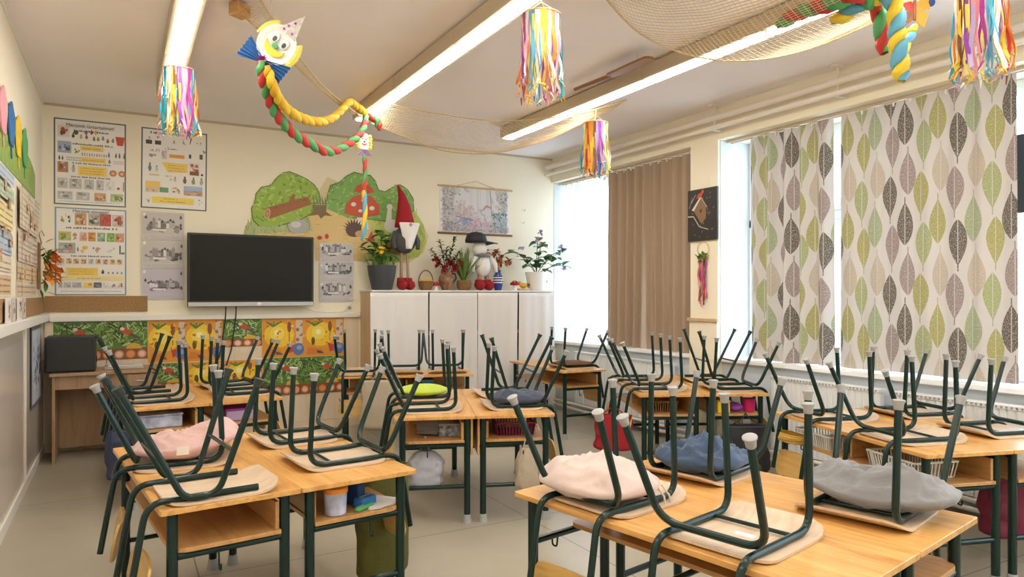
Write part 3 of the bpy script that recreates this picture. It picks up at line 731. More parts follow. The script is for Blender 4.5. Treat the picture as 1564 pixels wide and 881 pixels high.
for k in range(14): s.rect(.49 + (k % 7) * .013, .42 + .018 * (k // 7), .008, .009, (.55, .3, .28))
s.text(.15, .392, .32, .015, r=r)
s.photo(.03, .305, .085, .10, [(.42, .22, .12), (.3, .13, .06), (.7, .55, .4), (.2, .1, .06)], r); s.item(.14, .30, .035, .09, (.45, .42, .42), r)
s.rect(.195, .285, .235, .09, YEL)
for k in range(3): s.text(.215, .30 + .024 * k, .19, .012, (.55, .33, .08), r)
for x in (.46, .535): s.ell(x + .025, .325, .03, .03, (.55, .17, .06)); s.ell(x + .025, .325, .016, .016, (.72, .45, .22))
s.text(.14, .262, .33, .014, r=r)
for x, ww in ((.03, .08), (.125, .10), (.245, .08), (.345, .06)): s.photo(x, .155, ww, .095, GREY, r)
s.photo(.42, .155, .08, .095, [(.75, .74, .73), (.6, .58, .56), (.8, .8, .8)], r); s.ell(.53, .18, .012, .012, REDC); s.rect(.57, .155, .009, .09, (.2, .2, .22))
for x, ww, pal in ((.03, .12, GREY), (.18, .11, GREY), (.33, .095, FOOD), (.465, .105, [(.45, .5, .25), (.15, .28, .06), (.1, .12, .05), (.6, .62, .4)])): s.photo(x, .05, ww, .075, pal, r, 12)
s.text(.04, .028, .5, .008, (.4, .4, .4), r)
pst = s.build('wall_poster', 'printed poster topmost on the far left of the back wall, with red bucket', 'poster', (-.548, YB_, 2.335), group='classroom posters on the back wall')
lettering(pst, 'Mérjünk űrtartalmat!', w / 2, .742, .047, INKD, name='title_lettering')
# poster 2: measuring mass
r = random.Random(12); w, h = .59, .835
s = Sheet(w, h, WHT, border=(.20, .30, .45), bw=.012)
s.photo(.035, .68, .06, .1, [(.7, .5, .12), (.75, .5, .1), (.3, .2, .1)], r, 6, False); s.photo(.10, .68, .05, .1, [(.1, .1, .1), (.1, .1, .1), (.3, .4, .5), (.6, .6, .6)], r, 5, False)
for x, pal in ((.16, FOOD), (.27, [(.5, .45, .38), (.1, .1, .08), (.3, .3, .25), (.7, .66, .6)]), (.365, [(.50, .10, .08), (.55, .13, .1), (.42, .07, .06)]), (.47, [(.6, .5, .42), (.42, .1, .07), (.3, .07, .05), (.7, .6, .5)])): s.photo(x, .67, .095, .115, pal, r, 14)
s.text(.09, .635, .43, .018, r=r)
for x, ww, pal in ((.03, .1, [(.5, .5, .2), (.15, .3, .05), (.55, .2, .05), (.3, .4, .1)]), (.135, .06, [WHT, (.65, .25, .15), (.6, .3, .2)]), (.2, .06, [(.75, .5, .38), (.6, .3, .2)]), (.27, .06, [(.6, .26, .06), (.5, .15, .04), (.7, .45, .1)]), (.345, .065, [(.3, .42, .3), (.15, .3, .15), (.5, .6, .45)]), (.425, .065, [(.25, .42, .1), (.12, .3, .05), (.5, .6, .25)]), (.495, .075, FOOD)): s.photo(x, .52, ww, .085, pal, r, 8)
s.photo(.03, .40, .135, .1, [(.4, .42, .38), (.1, .12, .15), (.25, .35, .6), (.65, .25, .12), (.6, .5, .4)], r, 12); s.photo(.2, .4, .07, .1, [WHT, (.8, .55, .15), (.75, .5, .1)], r, 6, False); s.item(.175, .415, .02, .05, (.25, .22, .2), r)
s.photo(.3, .4, .09, .07, [WHT, (.55, .35, .3), (.5, .3, .22)], r, 6, False); s.photo(.42, .4, .08, .08, [WHT, (.7, .68, .66), (.62, .6, .6)], r, 5, False); s.rect(.53, .4, .012, .085, (.08, .1, .08)); s.rect(.545, .4, .03, .02, GRN)
s.text(.13, .368, .34, .015, r=r)
for k in range(9): s.photo(.03 + k * .06, .30, .045, .05, [[(.65, .5, .3), (.45, .22, .08), (.2, .1, .05)], [(.6, .6, .62), (.35, .38, .42), (.2, .2, .22)]][k == 4], r, 6)
s.item(.035, .205, .04, .06, (.12, .13, .15), r); s.rect(.09, .19, .26, .075, YEL)
for k in range(3): s.text(.11, .2 + .02 * k, .21, .011, (.6, .38, .1), r)
s.item(.375, .205, .03, .045, DRK, r)
for k in range(4): s.item(.43 + .037 * k, .205, .018, .025, (.2, .2, .22), r)
s.rect(.02, .145, .55, .04, (.85, .70, .30)); s.text(.18, .155, .2, .013, (.55, .33, .1), r)
for x, ww, pal in ((.03, .03, GREY), (.07, .06, GREY), (.14, .075, [(.5, .45, .55), (.35, .3, .4), (.6, .5, .5)]), (.235, .07, [(.85, .65, .15), (.7, .25, .05), (.85, .7, .2)]), (.315, .065, [(.12, .13, .17), (.3, .32, .36), (.2, .2, .22)]), (.395, .05, [WHT, (.6, .45, .3), (.7, .6, .5)]), (.455, .045, [WHT, (.3, .15, .08), (.4, .2, .1)]), (.51, .055, [WHT, (.35, .14, .06), (.5, .25, .1)])): s.photo(x, .075, ww, .05, pal, r, 7)
s.text(.05, .035, .5, .01, (.4, .4, .45), r)
pst = s.build('wall_poster', 'blue bordered food poster directly beneath the red bucket poster, above the cork strip', 'poster', (-.540, YB_, 1.474), group='classroom posters on the back wall')
lettering(pst, 'Mérjünk tömeget!', w / 2, .79, .042, INKD, name='title_lettering')
# poster 3
r = random.Random(13); w, h = .60, .80
s = Sheet(w, h, WHT, border=(.10, .11, .13), bw=.012)
s.text(.08, .745, .30, .025, r=r)
for x in (.04, .12): s.rect(x, .64, .055, .04, DRK)
for x, y in ((.06, .7), (.11, .7), (.07, .58), (.12, .58), (.2, .6), (.27, .68), (.36, .68), (.5, .68), (.54, .6)): s.photo(x, y - .02, .05, .05, GREY, r, 5, False)
s.text(.24, .60, .09, .014, r=r); s.rect(.25, .52, .14, .035, (.78, .33, .06)); s.photo(.06, .50, .1, .06, [WHT, (.6, .3, .32), (.3, .3, .35)], r, 6, False)
s.photo(.18, .5, .05, .09, [(.7, .6, .62), (.4, .35, .42), (.75, .5, .5)], r); s.rect(.43, .53, .022, .04, DRK); s.rect(.53, .53, .03, .05, (.12, .1, .1))
s.poly([(.18, .47), (.42, .47), (.42, .38), (.24, .37)], YEL)
for k in range(3): s.text(.24, .385 + .026 * k, .16, .011, (.55, .36, .1), r)
s.item(.06, .36, .035, .1, (.16, .2, .3), r); s.item(.12, .36, .035, .08, (.55, .62, .6), r)
s.photo(.43, .36, .1, .13, [(.8, .72, .68), (.5, .12, .06), (.35, .1, .05), (.65, .35, .2)], r); s.rect(.44, .36, .085, .04, (.25, .1, .05)); s.rect(.545, .36, .02, .02, DRK)
s.rect(.07, .325, .09, .02, (.8, .55, .35)); s.photo(.2, .28, .08, .07, [WHT, (.5, .6, .35), (.7, .7, .6)], r, 7, False); s.item(.29, .275, .03, .06, (.7, .5, .2), r)
for x, c in ((.375, (.24, .08, .04)), (.455, (.25, .3, .15)), (.53, (.4, .48, .4))): s.item(x, .26, .04, .085, c, r)
s.rect(.04, .21, .13, .06, (.83, .58, .14)); s.photo(.04, .16, .12, .05, [(.7, .55, .4), (.6, .35, .2), (.75, .6, .5)], r); s.rect(.165, .165, .08, .05, (.13, .35, .16))
s.photo(.27, .15, .09, .08, [WHT, (.75, .42, .1), (.3, .25, .35)], r, 7, False)
s.rect(.385, .19, .175, .055, (.35, .5, .72)); s.photo(.385, .15, .175, .05, [(.5, .34, .25), (.35, .2, .12), (.6, .45, .35)], r, 10)
s.rect(.10, .055, .38, .065, (.88, .68, .12)); s.text(.2, .095, .14, .012, (.5, .32, .1), r); s.text(.17, .07, .23, .012, (.4, .26, .1), r)
for x in (.045, .52): s.photo(x, .04, .04, .08, GREY, r, 5, False)
s.build('wall_poster', 'black bordered poster behind the ribbon mobile, nearest the television', 'poster', (.175, YB_, 2.345), group='classroom posters on the back wall', tilt=R(.5))
# old town picture sheets
def town(seed, lab, x, z, w=.385, h=.28, tint=(1.04, .99, .96)):
    r = random.Random(seed); s = Sheet(w, h, tuple(.60 * t for t in tint))
    g = lambda v: tuple(v * t for t in tint)
    s.rect(.01, .055, w - .02, h - .065, g(.54))
    for k in range(40): s.blob(r.uniform(.06, w - .06), r.uniform(.09, h * .55), r.uniform(.02, .05), r.uniform(.012, .03), g(r.choice((.08, .14, .22, .3, .42, .55))), r)
    for k in range(9):
        x0 = .07 + k * (w - .16) / 9; hh = r.uniform(.03, .08); s.rect(x0, .12, .028, hh, g(r.choice((.18, .3, .45, .7)))); s.poly([(x0 - .004, .12 + hh), (x0 + .032, .12 + hh), (x0 + .014, .12 + hh + .03)], g(r.choice((.1, .2, .3))))
    s.rect(.1, .09, .12, .018, g(.75))
    for k in range(4): s.item(r.choice((.015, w - .05)) + r.uniform(0, .01), r.uniform(.08, h - .06), .03, .04, g(.1), r)
    for k in range(3): s.text(.03, .012 + .013 * k, w - .07, .006, g(.4), r)
    s.ell(.025, h - .03, .014, .018, g(.8))
    return s.build('picture_sheet', lab, 'picture', (x, YB - .009, z), group='grey town picture sheets')
town(21, 'grey town picture right below the black bordered poster', .182, 2.03)
town(22, 'grey town picture in the middle of the three left of the television', .182, 1.745)
town(23, 'lilac tinted town picture lowest of the three left of the television', .182, 1.435, h=.305, tint=(1.0, .96, 1.1))
town(24, 'grey town picture topmost right of the television', 1.93, 1.84, h=.22, tint=(1, .96, 1.0))
town(25, 'grey town picture in the middle of the three right of the television', 1.93, 1.63, h=.205, tint=(1, .98, 1.03))
town(26, 'grey town picture lowest of the three right of the television', 1.93, 1.40, h=.225, tint=(1, .98, 1.02))
# cork strips
tag(MB().box((-.62, YB - .016, 1.315), (.235, YB - .001, 1.468)).build('cork_strip', M['cork'], bev=.002, smooth=False), 'long brown cork strip under the food poster', 'cork board')
tag(MB().box((XL + .001, 4.6, 1.31), (XL + .016, YB - .03, 1.455)).build('cork_strip', M['cork'], bev=.002, smooth=False), 'long brown cork strip on the left wall above the rail', 'cork board')

# painted forest mural (plain generic motifs)
MURAL = [
 ((0.72,0.62,0.36), [(1.136,2.117),(1.188,2.244),(1.804,2.419),(2.021,2.799),(3.114,2.419),(3.241,2.189),(3.181,1.991),(2.99,1.853),(2.472,1.872),(1.89,1.858),(1.89,2.119)]),
 ((0.45,0.52,0.24), [(1.136,2.117),(1.162,2.208),(1.241,2.302),(1.804,2.383),(1.876,2.242),(1.861,2.118)]),
 ((0.5,0.6,0.12), [(2.472,2.346),(3.048,2.509),(3.181,2.305),(3.215,2.11),(3.114,1.934),(2.868,1.866),(2.472,1.872)]),
 ((0.7,0.52,0.22), [(1.804,2.362),(2.057,2.449),(2.472,2.399),(2.534,2.236),(2.472,1.872),(1.89,1.858),(1.876,2.133)]),
 ((0.7,0.52,0.22), [(1.268,2.129),(1.861,2.184),(1.876,2.119),(1.268,2.094)]),
 ((0.3,0.46,0.06), [(1.294,2.214),(1.228,2.281),(1.215,2.398),(1.254,2.471),(1.261,2.555),(1.314,2.629),(1.415,2.657),(1.47,2.739),(1.538,2.802),(1.607,2.822),(1.698,2.794),(1.79,2.758),(1.876,2.7),(1.926,2.623),(1.948,2.53),(1.89,2.41),(1.733,2.307),(1.49,2.224)]),
 ((0.2,0.4,0.09), [(1.999,2.446),(2.021,2.579),(2.057,2.706),(2.153,2.743),(2.236,2.824),(2.326,2.876),(2.418,2.861),(2.518,2.855),(2.573,2.798),(2.612,2.695),(2.691,2.678),(2.787,2.739),(2.876,2.776),(2.966,2.729),(3.04,2.625),(3.048,2.478),(2.819,2.326),(2.55,2.35),(2.243,2.356)]),
 ((0.33,0.12,0.035), [(1.348,2.406),(1.804,2.564),(1.847,2.48),(1.402,2.297)]),
 ((0.33,0.12,0.035), [(1.593,2.478),(1.635,2.581),(1.67,2.576),(1.656,2.489)]),
 ((0.24,0.085,0.025), [(1.415,2.403),(1.483,2.429),(1.483,2.415)]),
 ((0.24,0.085,0.025), [(1.49,2.429),(1.559,2.455),(1.559,2.441)]),
 ((0.24,0.085,0.025), [(1.566,2.455),(1.635,2.481),(1.635,2.467)]),
 ((0.24,0.085,0.025), [(1.642,2.481),(1.712,2.507),(1.712,2.493)]),
 ((0.24,0.085,0.025), [(1.719,2.508),(1.79,2.534),(1.79,2.52)]),
 ((0.55,0.34,0.16), [(1.408,2.347),(1.401,2.323),(1.39,2.304),(1.376,2.292),(1.363,2.289),(1.351,2.296),(1.343,2.311),(1.34,2.333),(1.342,2.357),(1.349,2.381),(1.36,2.4),(1.373,2.412),(1.387,2.415),(1.399,2.408),(1.407,2.393),(1.41,2.371)]),
 ((0.36,0.18,0.07), [(1.395,2.349),(1.39,2.334),(1.384,2.323),(1.376,2.315),(1.367,2.314),(1.36,2.318),(1.356,2.327),(1.354,2.34),(1.355,2.355),(1.359,2.369),(1.366,2.381),(1.374,2.388),(1.382,2.39),(1.389,2.386),(1.394,2.377),(1.396,2.364)]),
 ((0.55,0.34,0.16), [(1.385,2.35),(1.382,2.342),(1.379,2.336),(1.375,2.332),(1.371,2.331),(1.367,2.333),(1.365,2.338),(1.364,2.345),(1.365,2.353),(1.367,2.361),(1.371,2.368),(1.375,2.372),(1.379,2.373),(1.382,2.371),(1.385,2.366),(1.386,2.358)]),
 ((0.42,0.42,0.38), [(1.818,2.232),(1.81,2.201),(1.785,2.175),(1.748,2.156),(1.705,2.148),(1.662,2.152),(1.626,2.168),(1.602,2.192),(1.593,2.222),(1.602,2.252),(1.626,2.279),(1.662,2.298),(1.705,2.306),(1.748,2.302),(1.785,2.287),(1.81,2.262)]),
 ((0.6,0.6,0.57), [(1.733,2.25),(1.729,2.236),(1.717,2.224),(1.699,2.215),(1.677,2.211),(1.656,2.213),(1.638,2.22),(1.626,2.231),(1.621,2.244),(1.626,2.258),(1.638,2.27),(1.656,2.279),(1.677,2.283),(1.699,2.281),(1.717,2.274),(1.729,2.263)]),
 ((0.2,0.13,0.06), [(1.854,2.473),(2.013,2.483),(2.006,2.409),(2.072,2.362),(1.991,2.365),(1.948,2.326),(1.919,2.368),(1.79,2.346),(1.861,2.394)]),
 ((0.12,0.2,0.12), [(1.876,2.482),(1.847,2.567),(1.897,2.483)]),
 ((0.12,0.2,0.12), [(1.905,2.484),(1.883,2.591),(1.926,2.485)]),
 ((0.12,0.2,0.12), [(1.933,2.485),(1.919,2.572),(1.955,2.487)]),
 ((0.12,0.2,0.12), [(1.962,2.487),(1.955,2.596),(1.984,2.489)]),
 ((0.12,0.2,0.12), [(1.991,2.489),(1.991,2.577),(2.013,2.49)]),
 ((0.55,0.075,0.025), [(2.213,2.399),(2.228,2.504),(2.304,2.591),(2.41,2.635),(2.534,2.614),(2.62,2.521),(2.628,2.407),(2.418,2.358)]),
 ((0.75,0.72,0.64), [(2.357,2.362),(2.472,2.369),(2.495,2.234),(2.342,2.227)]),
 ((0.75,0.72,0.64), [(2.349,2.512),(2.347,2.502),(2.34,2.494),(2.33,2.488),(2.319,2.486),(2.307,2.487),(2.297,2.491),(2.291,2.499),(2.288,2.508),(2.291,2.517),(2.297,2.525),(2.307,2.531),(2.319,2.534),(2.33,2.532),(2.34,2.528),(2.347,2.521)]),
 ((0.75,0.72,0.64), [(2.472,2.564),(2.47,2.555),(2.463,2.547),(2.453,2.541),(2.441,2.538),(2.429,2.539),(2.419,2.544),(2.413,2.551),(2.41,2.56),(2.413,2.57),(2.419,2.578),(2.429,2.584),(2.441,2.587),(2.453,2.585),(2.463,2.581),(2.47,2.574)]),
 ((0.75,0.72,0.64), [(2.565,2.48),(2.563,2.47),(2.556,2.462),(2.546,2.456),(2.534,2.454),(2.522,2.455),(2.512,2.459),(2.505,2.467),(2.503,2.476),(2.505,2.485),(2.512,2.494),(2.522,2.499),(2.534,2.502),(2.546,2.501),(2.556,2.496),(2.563,2.489)]),
 ((0.75,0.72,0.64), [(2.418,2.441),(2.416,2.434),(2.411,2.428),(2.404,2.423),(2.395,2.422),(2.386,2.422),(2.379,2.426),(2.374,2.431),(2.372,2.438),(2.374,2.445),(2.379,2.451),(2.386,2.456),(2.395,2.457),(2.404,2.457),(2.411,2.453),(2.416,2.448)]),
 ((0.55,0.075,0.025), [(2.319,2.659),(2.357,2.729),(2.441,2.758),(2.526,2.727),(2.565,2.662),(2.441,2.63)]),
 ((0.07,0.035,0.015), [(2.235,2.218),(2.178,2.227),(2.268,2.219)]),
 ((0.07,0.035,0.015), [(2.241,2.236),(2.19,2.265),(2.274,2.238)]),
 ((0.07,0.035,0.015), [(2.253,2.253),(2.213,2.3),(2.286,2.254)]),
 ((0.07,0.035,0.015), [(2.269,2.266),(2.245,2.327),(2.302,2.267)]),
 ((0.07,0.035,0.015), [(2.288,2.274),(2.284,2.346),(2.322,2.276)]),
 ((0.07,0.035,0.015), [(2.31,2.278),(2.326,2.353),(2.343,2.28)]),
 ((0.07,0.035,0.015), [(2.331,2.276),(2.369,2.35),(2.364,2.278)]),
 ((0.07,0.035,0.015), [(2.35,2.269),(2.408,2.336),(2.384,2.271)]),
 ((0.07,0.035,0.015), [(2.367,2.258),(2.441,2.311),(2.4,2.259)]),
 ((0.07,0.035,0.015), [(2.378,2.243),(2.465,2.279),(2.412,2.244)]),
 ((0.07,0.035,0.015), [(2.385,2.225),(2.478,2.241),(2.419,2.226)]),
 ((0.1,0.05,0.03), [(2.426,2.224),(2.418,2.192),(2.396,2.164),(2.364,2.145),(2.326,2.137),(2.289,2.142),(2.257,2.158),(2.236,2.184),(2.228,2.215),(2.236,2.246),(2.257,2.274),(2.289,2.293),(2.326,2.301),(2.364,2.297),(2.396,2.28),(2.418,2.255)]),
 ((0.55,0.36,0.17), [(2.456,2.18),(2.452,2.165),(2.438,2.152),(2.418,2.143),(2.395,2.14),(2.372,2.142),(2.352,2.149),(2.339,2.16),(2.334,2.175),(2.339,2.189),(2.352,2.202),(2.372,2.211),(2.395,2.215),(2.418,2.213),(2.438,2.206),(2.452,2.194)]),
 ((0.07,0.035,0.015), [(2.459,2.172),(2.458,2.169),(2.456,2.166),(2.453,2.164),(2.449,2.163),(2.445,2.163),(2.442,2.165),(2.439,2.168),(2.439,2.171),(2.439,2.175),(2.442,2.178),(2.445,2.18),(2.449,2.181),(2.453,2.18),(2.456,2.179),(2.458,2.176)]),
 ((0.75,0.72,0.64), [(2.868,2.29),(2.86,2.26),(2.839,2.234),(2.808,2.216),(2.771,2.208),(2.734,2.213),(2.703,2.228),(2.683,2.252),(2.675,2.281),(2.683,2.31),(2.703,2.336),(2.734,2.354),(2.771,2.362),(2.808,2.358),(2.839,2.343),(2.86,2.319)]),
 ((0.75,0.72,0.64), [(2.691,2.281),(2.723,2.489),(2.771,2.492),(2.771,2.285)]),
 ((0.75,0.72,0.64), [(2.783,2.508),(2.78,2.495),(2.772,2.483),(2.761,2.475),(2.747,2.472),(2.733,2.473),(2.722,2.48),(2.714,2.491),(2.711,2.504),(2.714,2.517),(2.722,2.529),(2.733,2.537),(2.747,2.54),(2.761,2.539),(2.772,2.532),(2.78,2.521)]),
 ((0.7,0.3,0.05), [(2.779,2.516),(2.827,2.496),(2.779,2.485)]),
 ((0.6,0.2,0.04), [(2.868,2.189),(2.864,2.18),(2.853,2.173),(2.838,2.167),(2.819,2.164),(2.801,2.165),(2.785,2.17),(2.775,2.177),(2.771,2.185),(2.775,2.194),(2.785,2.202),(2.801,2.208),(2.819,2.211),(2.838,2.21),(2.853,2.205),(2.864,2.198)]),
 ((0.55,0.075,0.025), [(2.472,2.098),(2.526,2.213),(2.573,2.101)]),
 ((0.35,0.15,0.06), [(2.683,2.212),(2.678,2.203),(2.665,2.195),(2.644,2.189),(2.62,2.187),(2.596,2.187),(2.576,2.191),(2.562,2.198),(2.557,2.207),(2.562,2.216),(2.576,2.224),(2.596,2.229),(2.62,2.232),(2.644,2.232),(2.665,2.228),(2.678,2.221)]),
 ((0.5,0.05,0.03), [(1.962,2.115),(1.96,2.107),(1.954,2.099),(1.944,2.094),(1.933,2.092),(1.922,2.093),(1.913,2.098),(1.907,2.104),(1.905,2.113),(1.907,2.121),(1.913,2.128),(1.922,2.134),(1.933,2.136),(1.944,2.135),(1.954,2.13),(1.96,2.123)]),
 ((0.5,0.05,0.03), [(2.035,2.133),(2.034,2.121),(2.029,2.112),(2.022,2.105),(2.013,2.102),(2.005,2.104),(1.998,2.11),(1.993,2.12),(1.991,2.131),(1.993,2.142),(1.998,2.152),(2.005,2.158),(2.013,2.161),(2.022,2.159),(2.029,2.153),(2.034,2.144)]),
 ((0.3,0.2,0.05), [(3.015,2.009),(3.005,1.985),(2.976,1.964),(2.934,1.949),(2.884,1.943),(2.834,1.946),(2.793,1.959),(2.765,1.978),(2.755,2.001),(2.765,2.025),(2.793,2.045),(2.834,2.06),(2.884,2.067),(2.934,2.064),(2.976,2.052),(3.005,2.032)]),
 ((0.3,0.14,0.05), [(2.884,2.036),(2.877,2.006),(2.855,1.98),(2.824,1.963),(2.787,1.956),(2.75,1.961),(2.719,1.976),(2.698,2.0),(2.691,2.029),(2.698,2.059),(2.719,2.084),(2.75,2.102),(2.787,2.109),(2.824,2.105),(2.855,2.089),(2.877,2.065)]),
]

class Flat(Sheet):
    def __init__(s): s.m = MB(); s.n = 0; s.th = 0
s = Flat(); r = random.Random(5)
def inside(p, poly):
    c = False; n = len(poly)
    for i in range(n):
        a, b_ = poly[i], poly[(i + 1) % n]
        if (a[1] > p[1]) != (b_[1] > p[1]) and p[0] < (b_[0] - a[0]) * (p[1] - a[1]) / (b_[1] - a[1]) + a[0]: c = not c
    return c
for i, (c, pts) in enumerate(MURAL):
    s.poly(pts, c)
    if i in (5, 6):
        xs = [p[0] for p in pts]; zs = [p[1] for p in pts]
        for a, b_ in zip(pts, pts[1:]): s.line(a, b_, .009, (.06, .12, .03))
        for k in range(210):
            p = (r.uniform(min(xs), max(xs)), r.uniform(min(zs), max(zs)))
            if inside(p, pts): s.ell(p[0], p[1], r.uniform(.016, .034), r.uniform(.007, .014), r.choice([(.16, .33, .03), (.40, .56, .09), (.46, .60, .14), (.24, .42, .05)] if i == 5 else [(.13, .30, .07), (.28, .50, .12), (.34, .52, .16), (.16, .36, .08)]), 8, r.uniform(0, PI))
    if i in (3, 4):
        xs = [p[0] for p in pts]; zs = [p[1] for p in pts]
        for k in range(60):
            p = (r.uniform(min(xs), max(xs)), r.uniform(min(zs), max(zs)))
            if inside(p, pts) and inside((p[0] + .1, p[1]), pts): s.line(p, (p[0] + r.uniform(.05, .1), p[1] + r.uniform(-.01, .01)), .008, r.choice([(.60, .38, .12), (.76, .62, .32), (.66, .48, .2)]))
    if i in (1, 2):
        xs = [p[0] for p in pts]; zs = [p[1] for p in pts]
        for k in range(260):
            p = (r.uniform(min(xs), max(xs)), r.uniform(min(zs), max(zs)))
            if inside(p, pts): s.line(p, (p[0] + r.uniform(-.02, .02), p[1] + r.uniform(.03, .07)), .006, r.choice([(.2, .34, .12), (.5, .58, .28), (.34, .45, .14)]))
s.build('wall_mural', 'painted woodland mural with green bushes, stump, goose and toadstools', 'mural', (0, YB_, 0))

# jungle print hung on two rods
t = thing('wall_hanging', 'pale printed wall hanging with jungle scene between two wooden rods', 'wall hanging', (3.386, YB_, 2.235))
r = random.Random(31); w, h = .97, .575
s = Sheet(w, h, (.84, .82, .82)); x0, y0, ww, hh = .035, .03, w - .075, h - .05
s.rect(x0, y0, ww, hh, (.72, .71, .73))
for k in range(8): xx = x0 + ww * r.uniform(.42, .78); s.line((xx, y0 + .18), (xx + r.uniform(-.01, .01), y0 + hh), r.uniform(.006, .018), r.choice([(.58, .6, .68), (.5, .52, .6), (.66, .67, .72)]))
s.line((x0 + ww * .76, y0 + .15), (x0 + ww * .73, y0 + hh), .012, (.28, .28, .28))
def leaves(n, fx, fy, cols, sz=.04):
    for k in range(n):
        s.ell(min(max(x0 + ww * fx(), x0 + .02), x0 + ww - .02), min(max(y0 + hh * fy(), y0 + .015), y0 + hh - .015), sz * r.uniform(.35, .8), sz * .22, r.choice(cols), 7, r.uniform(0, PI))
dk = [(.34, .33, .35), (.42, .41, .42), (.52, .5, .5), (.26, .27, .31), (.58, .56, .55)]
leaves(120, lambda: abs(r.gauss(.0, .14)), r.random, [(.55, .54, .55), (.62, .6, .6)], .08); leaves(120, r.random, lambda: abs(r.gauss(0, .16)), [(.56, .56, .62), (.6, .58, .64), (.64, .56, .62)], .08); leaves(60, lambda: 1 - abs(r.gauss(0, .1)), r.random, [(.56, .55, .54), (.62, .6, .58)], .07)
leaves(150, lambda: abs(r.gauss(.0, .12)), r.random, dk); leaves(70, lambda: 1 - abs(r.gauss(0, .07)), lambda: r.uniform(.2, 1), dk)
leaves(110, lambda: r.uniform(.78, 1), lambda: r.uniform(0, .45), [(.42, .58, .6), (.35, .5, .52), (.12, .16, .2), (.5, .64, .66), (.3, .38, .45)])
leaves(150, r.random, lambda: abs(r.gauss(0, .13)), dk + [(.36, .4, .56), (.5, .5, .62)])
leaves(70, lambda: r.uniform(.38, .7), lambda: r.uniform(.05, .32), [(.70, .5, .6), (.62, .4, .52), (.75, .6, .68)]); leaves(60, lambda: r.uniform(.24, .46), lambda: r.uniform(.36, .58), [(.72, .52, .56), (.65, .42, .46), (.5, .48, .48), (.72, .66, .66)])
leaves(60, lambda: r.uniform(.25, .42), lambda: r.uniform(.18, .3), [(.3, .32, .5), (.42, .44, .6)])
s.line((x0 + ww * .2, y0 + hh * .34), (x0 + ww * .46, y0 + hh * .27), .012, (.25, .24, .32))
for a, b_, wd in (((.61, .50), (.655, .62), .02), ((.655, .62), (.70, .61), .022), ((.70, .61), (.735, .585), .02)): s.line((x0 + ww * a[0], y0 + hh * a[1]), (x0 + ww * b_[0], y0 + hh * b_[1]), wd, (.55, .22, .24))
s.ell(x0 + ww * .655, y0 + hh * .46, .06, .04, (.62, .66, .72)); s.line((x0 + ww * .64, y0 + hh * .44), (x0 + ww * .635, y0 + hh * .25), .006, (.4, .4, .45))
s.m.build('print', INK, t, smooth=False)
for z, n_ in ((h, 'top'), (0, 'bottom')):
    MB().tube([(-.03, -.012, z), (w + .03, -.012, z)], .0125, 10).build('rod', M['oar'] if n_ == 'bottom' else M['beech'], t)
MB().tube([(.22, -.012, h + .012), (w / 2, -.003, h + .085), (w - .22, -.012, h + .012)], .003, 6).build('cord', M['rope'], t)

# patterned oilcloth sheets on the wainscot
YW = YB - .0152
def oil_green(name, lab, x, z, w, h, seed):
    r = random.Random(seed); s = Sheet(w, h, (.10, .20, .035), th=.0015)
    for k in range(int(900 * w * h) + 60):
        l = r.uniform(.03, .09); a = r.uniform(0, PI); p = (r.uniform(.03, w - .03), r.uniform(h * .32, h - .03))
        q = (min(max(p[0] + l * math.cos(a), .005), w - .005), min(max(p[1] + l * math.sin(a), h * .28), h - .005))
        s.line(p, q, r.uniform(.006, .014), r.choice([(.20, .36, .06), (.34, .50, .14), (.06, .12, .03), (.46, .60, .30), (.14, .27, .05), (.03, .06, .02)]))
    nb = max(1, round(w / .38))
    for k in range(nb):
        cx, cy = (k + .62) * w / nb - .03, h * .72
        s.line((max(cx - .16, .01), min(cy + .09, h - .01)), (cx + .02, cy - .02), .012, (.04, .03, .02))
        s.ell(cx, cy, .055, .028, (.50, .07, .03), 12, -.5); s.ell(cx - .04, cy + .03, .02, .016, (.72, .6, .5)); s.poly([(cx + .03, cy - .01), (cx + .12, cy - .06), (cx + .1, cy - .075), (cx + .02, cy - .03)], (.1, .08, .08))
    if h > .2:
        s.rect(0, 0, w, h * .28, (.22, .08, .03)); n = max(3, int(w / .092))
        for k in range(n):
            cx = (k + .5) * w / n; s.ell(cx, h * .13, .040, min(.04, h * .12), (.62, .30, .2) if k % 2 else (.70, .22, .06)); s.ell(cx, h * .13, .026, min(.026, h * .08), (.80, .55, .42) if k % 3 else (.72, .3, .1))
        for k in range(nb): cx = (k + .7) * w / nb; s.poly([(max(cx - .07, 0), h * .27), (min(cx + .07, w), h * .27), (min(cx + .05, w), h * .38), (cx, h * .43), (max(cx - .06, 0), h * .36)], (.66, .40, .05))
    return s.build(name, lab, 'oilcloth', (x, YW, z), group='patterned oilcloth sheets on the wall')
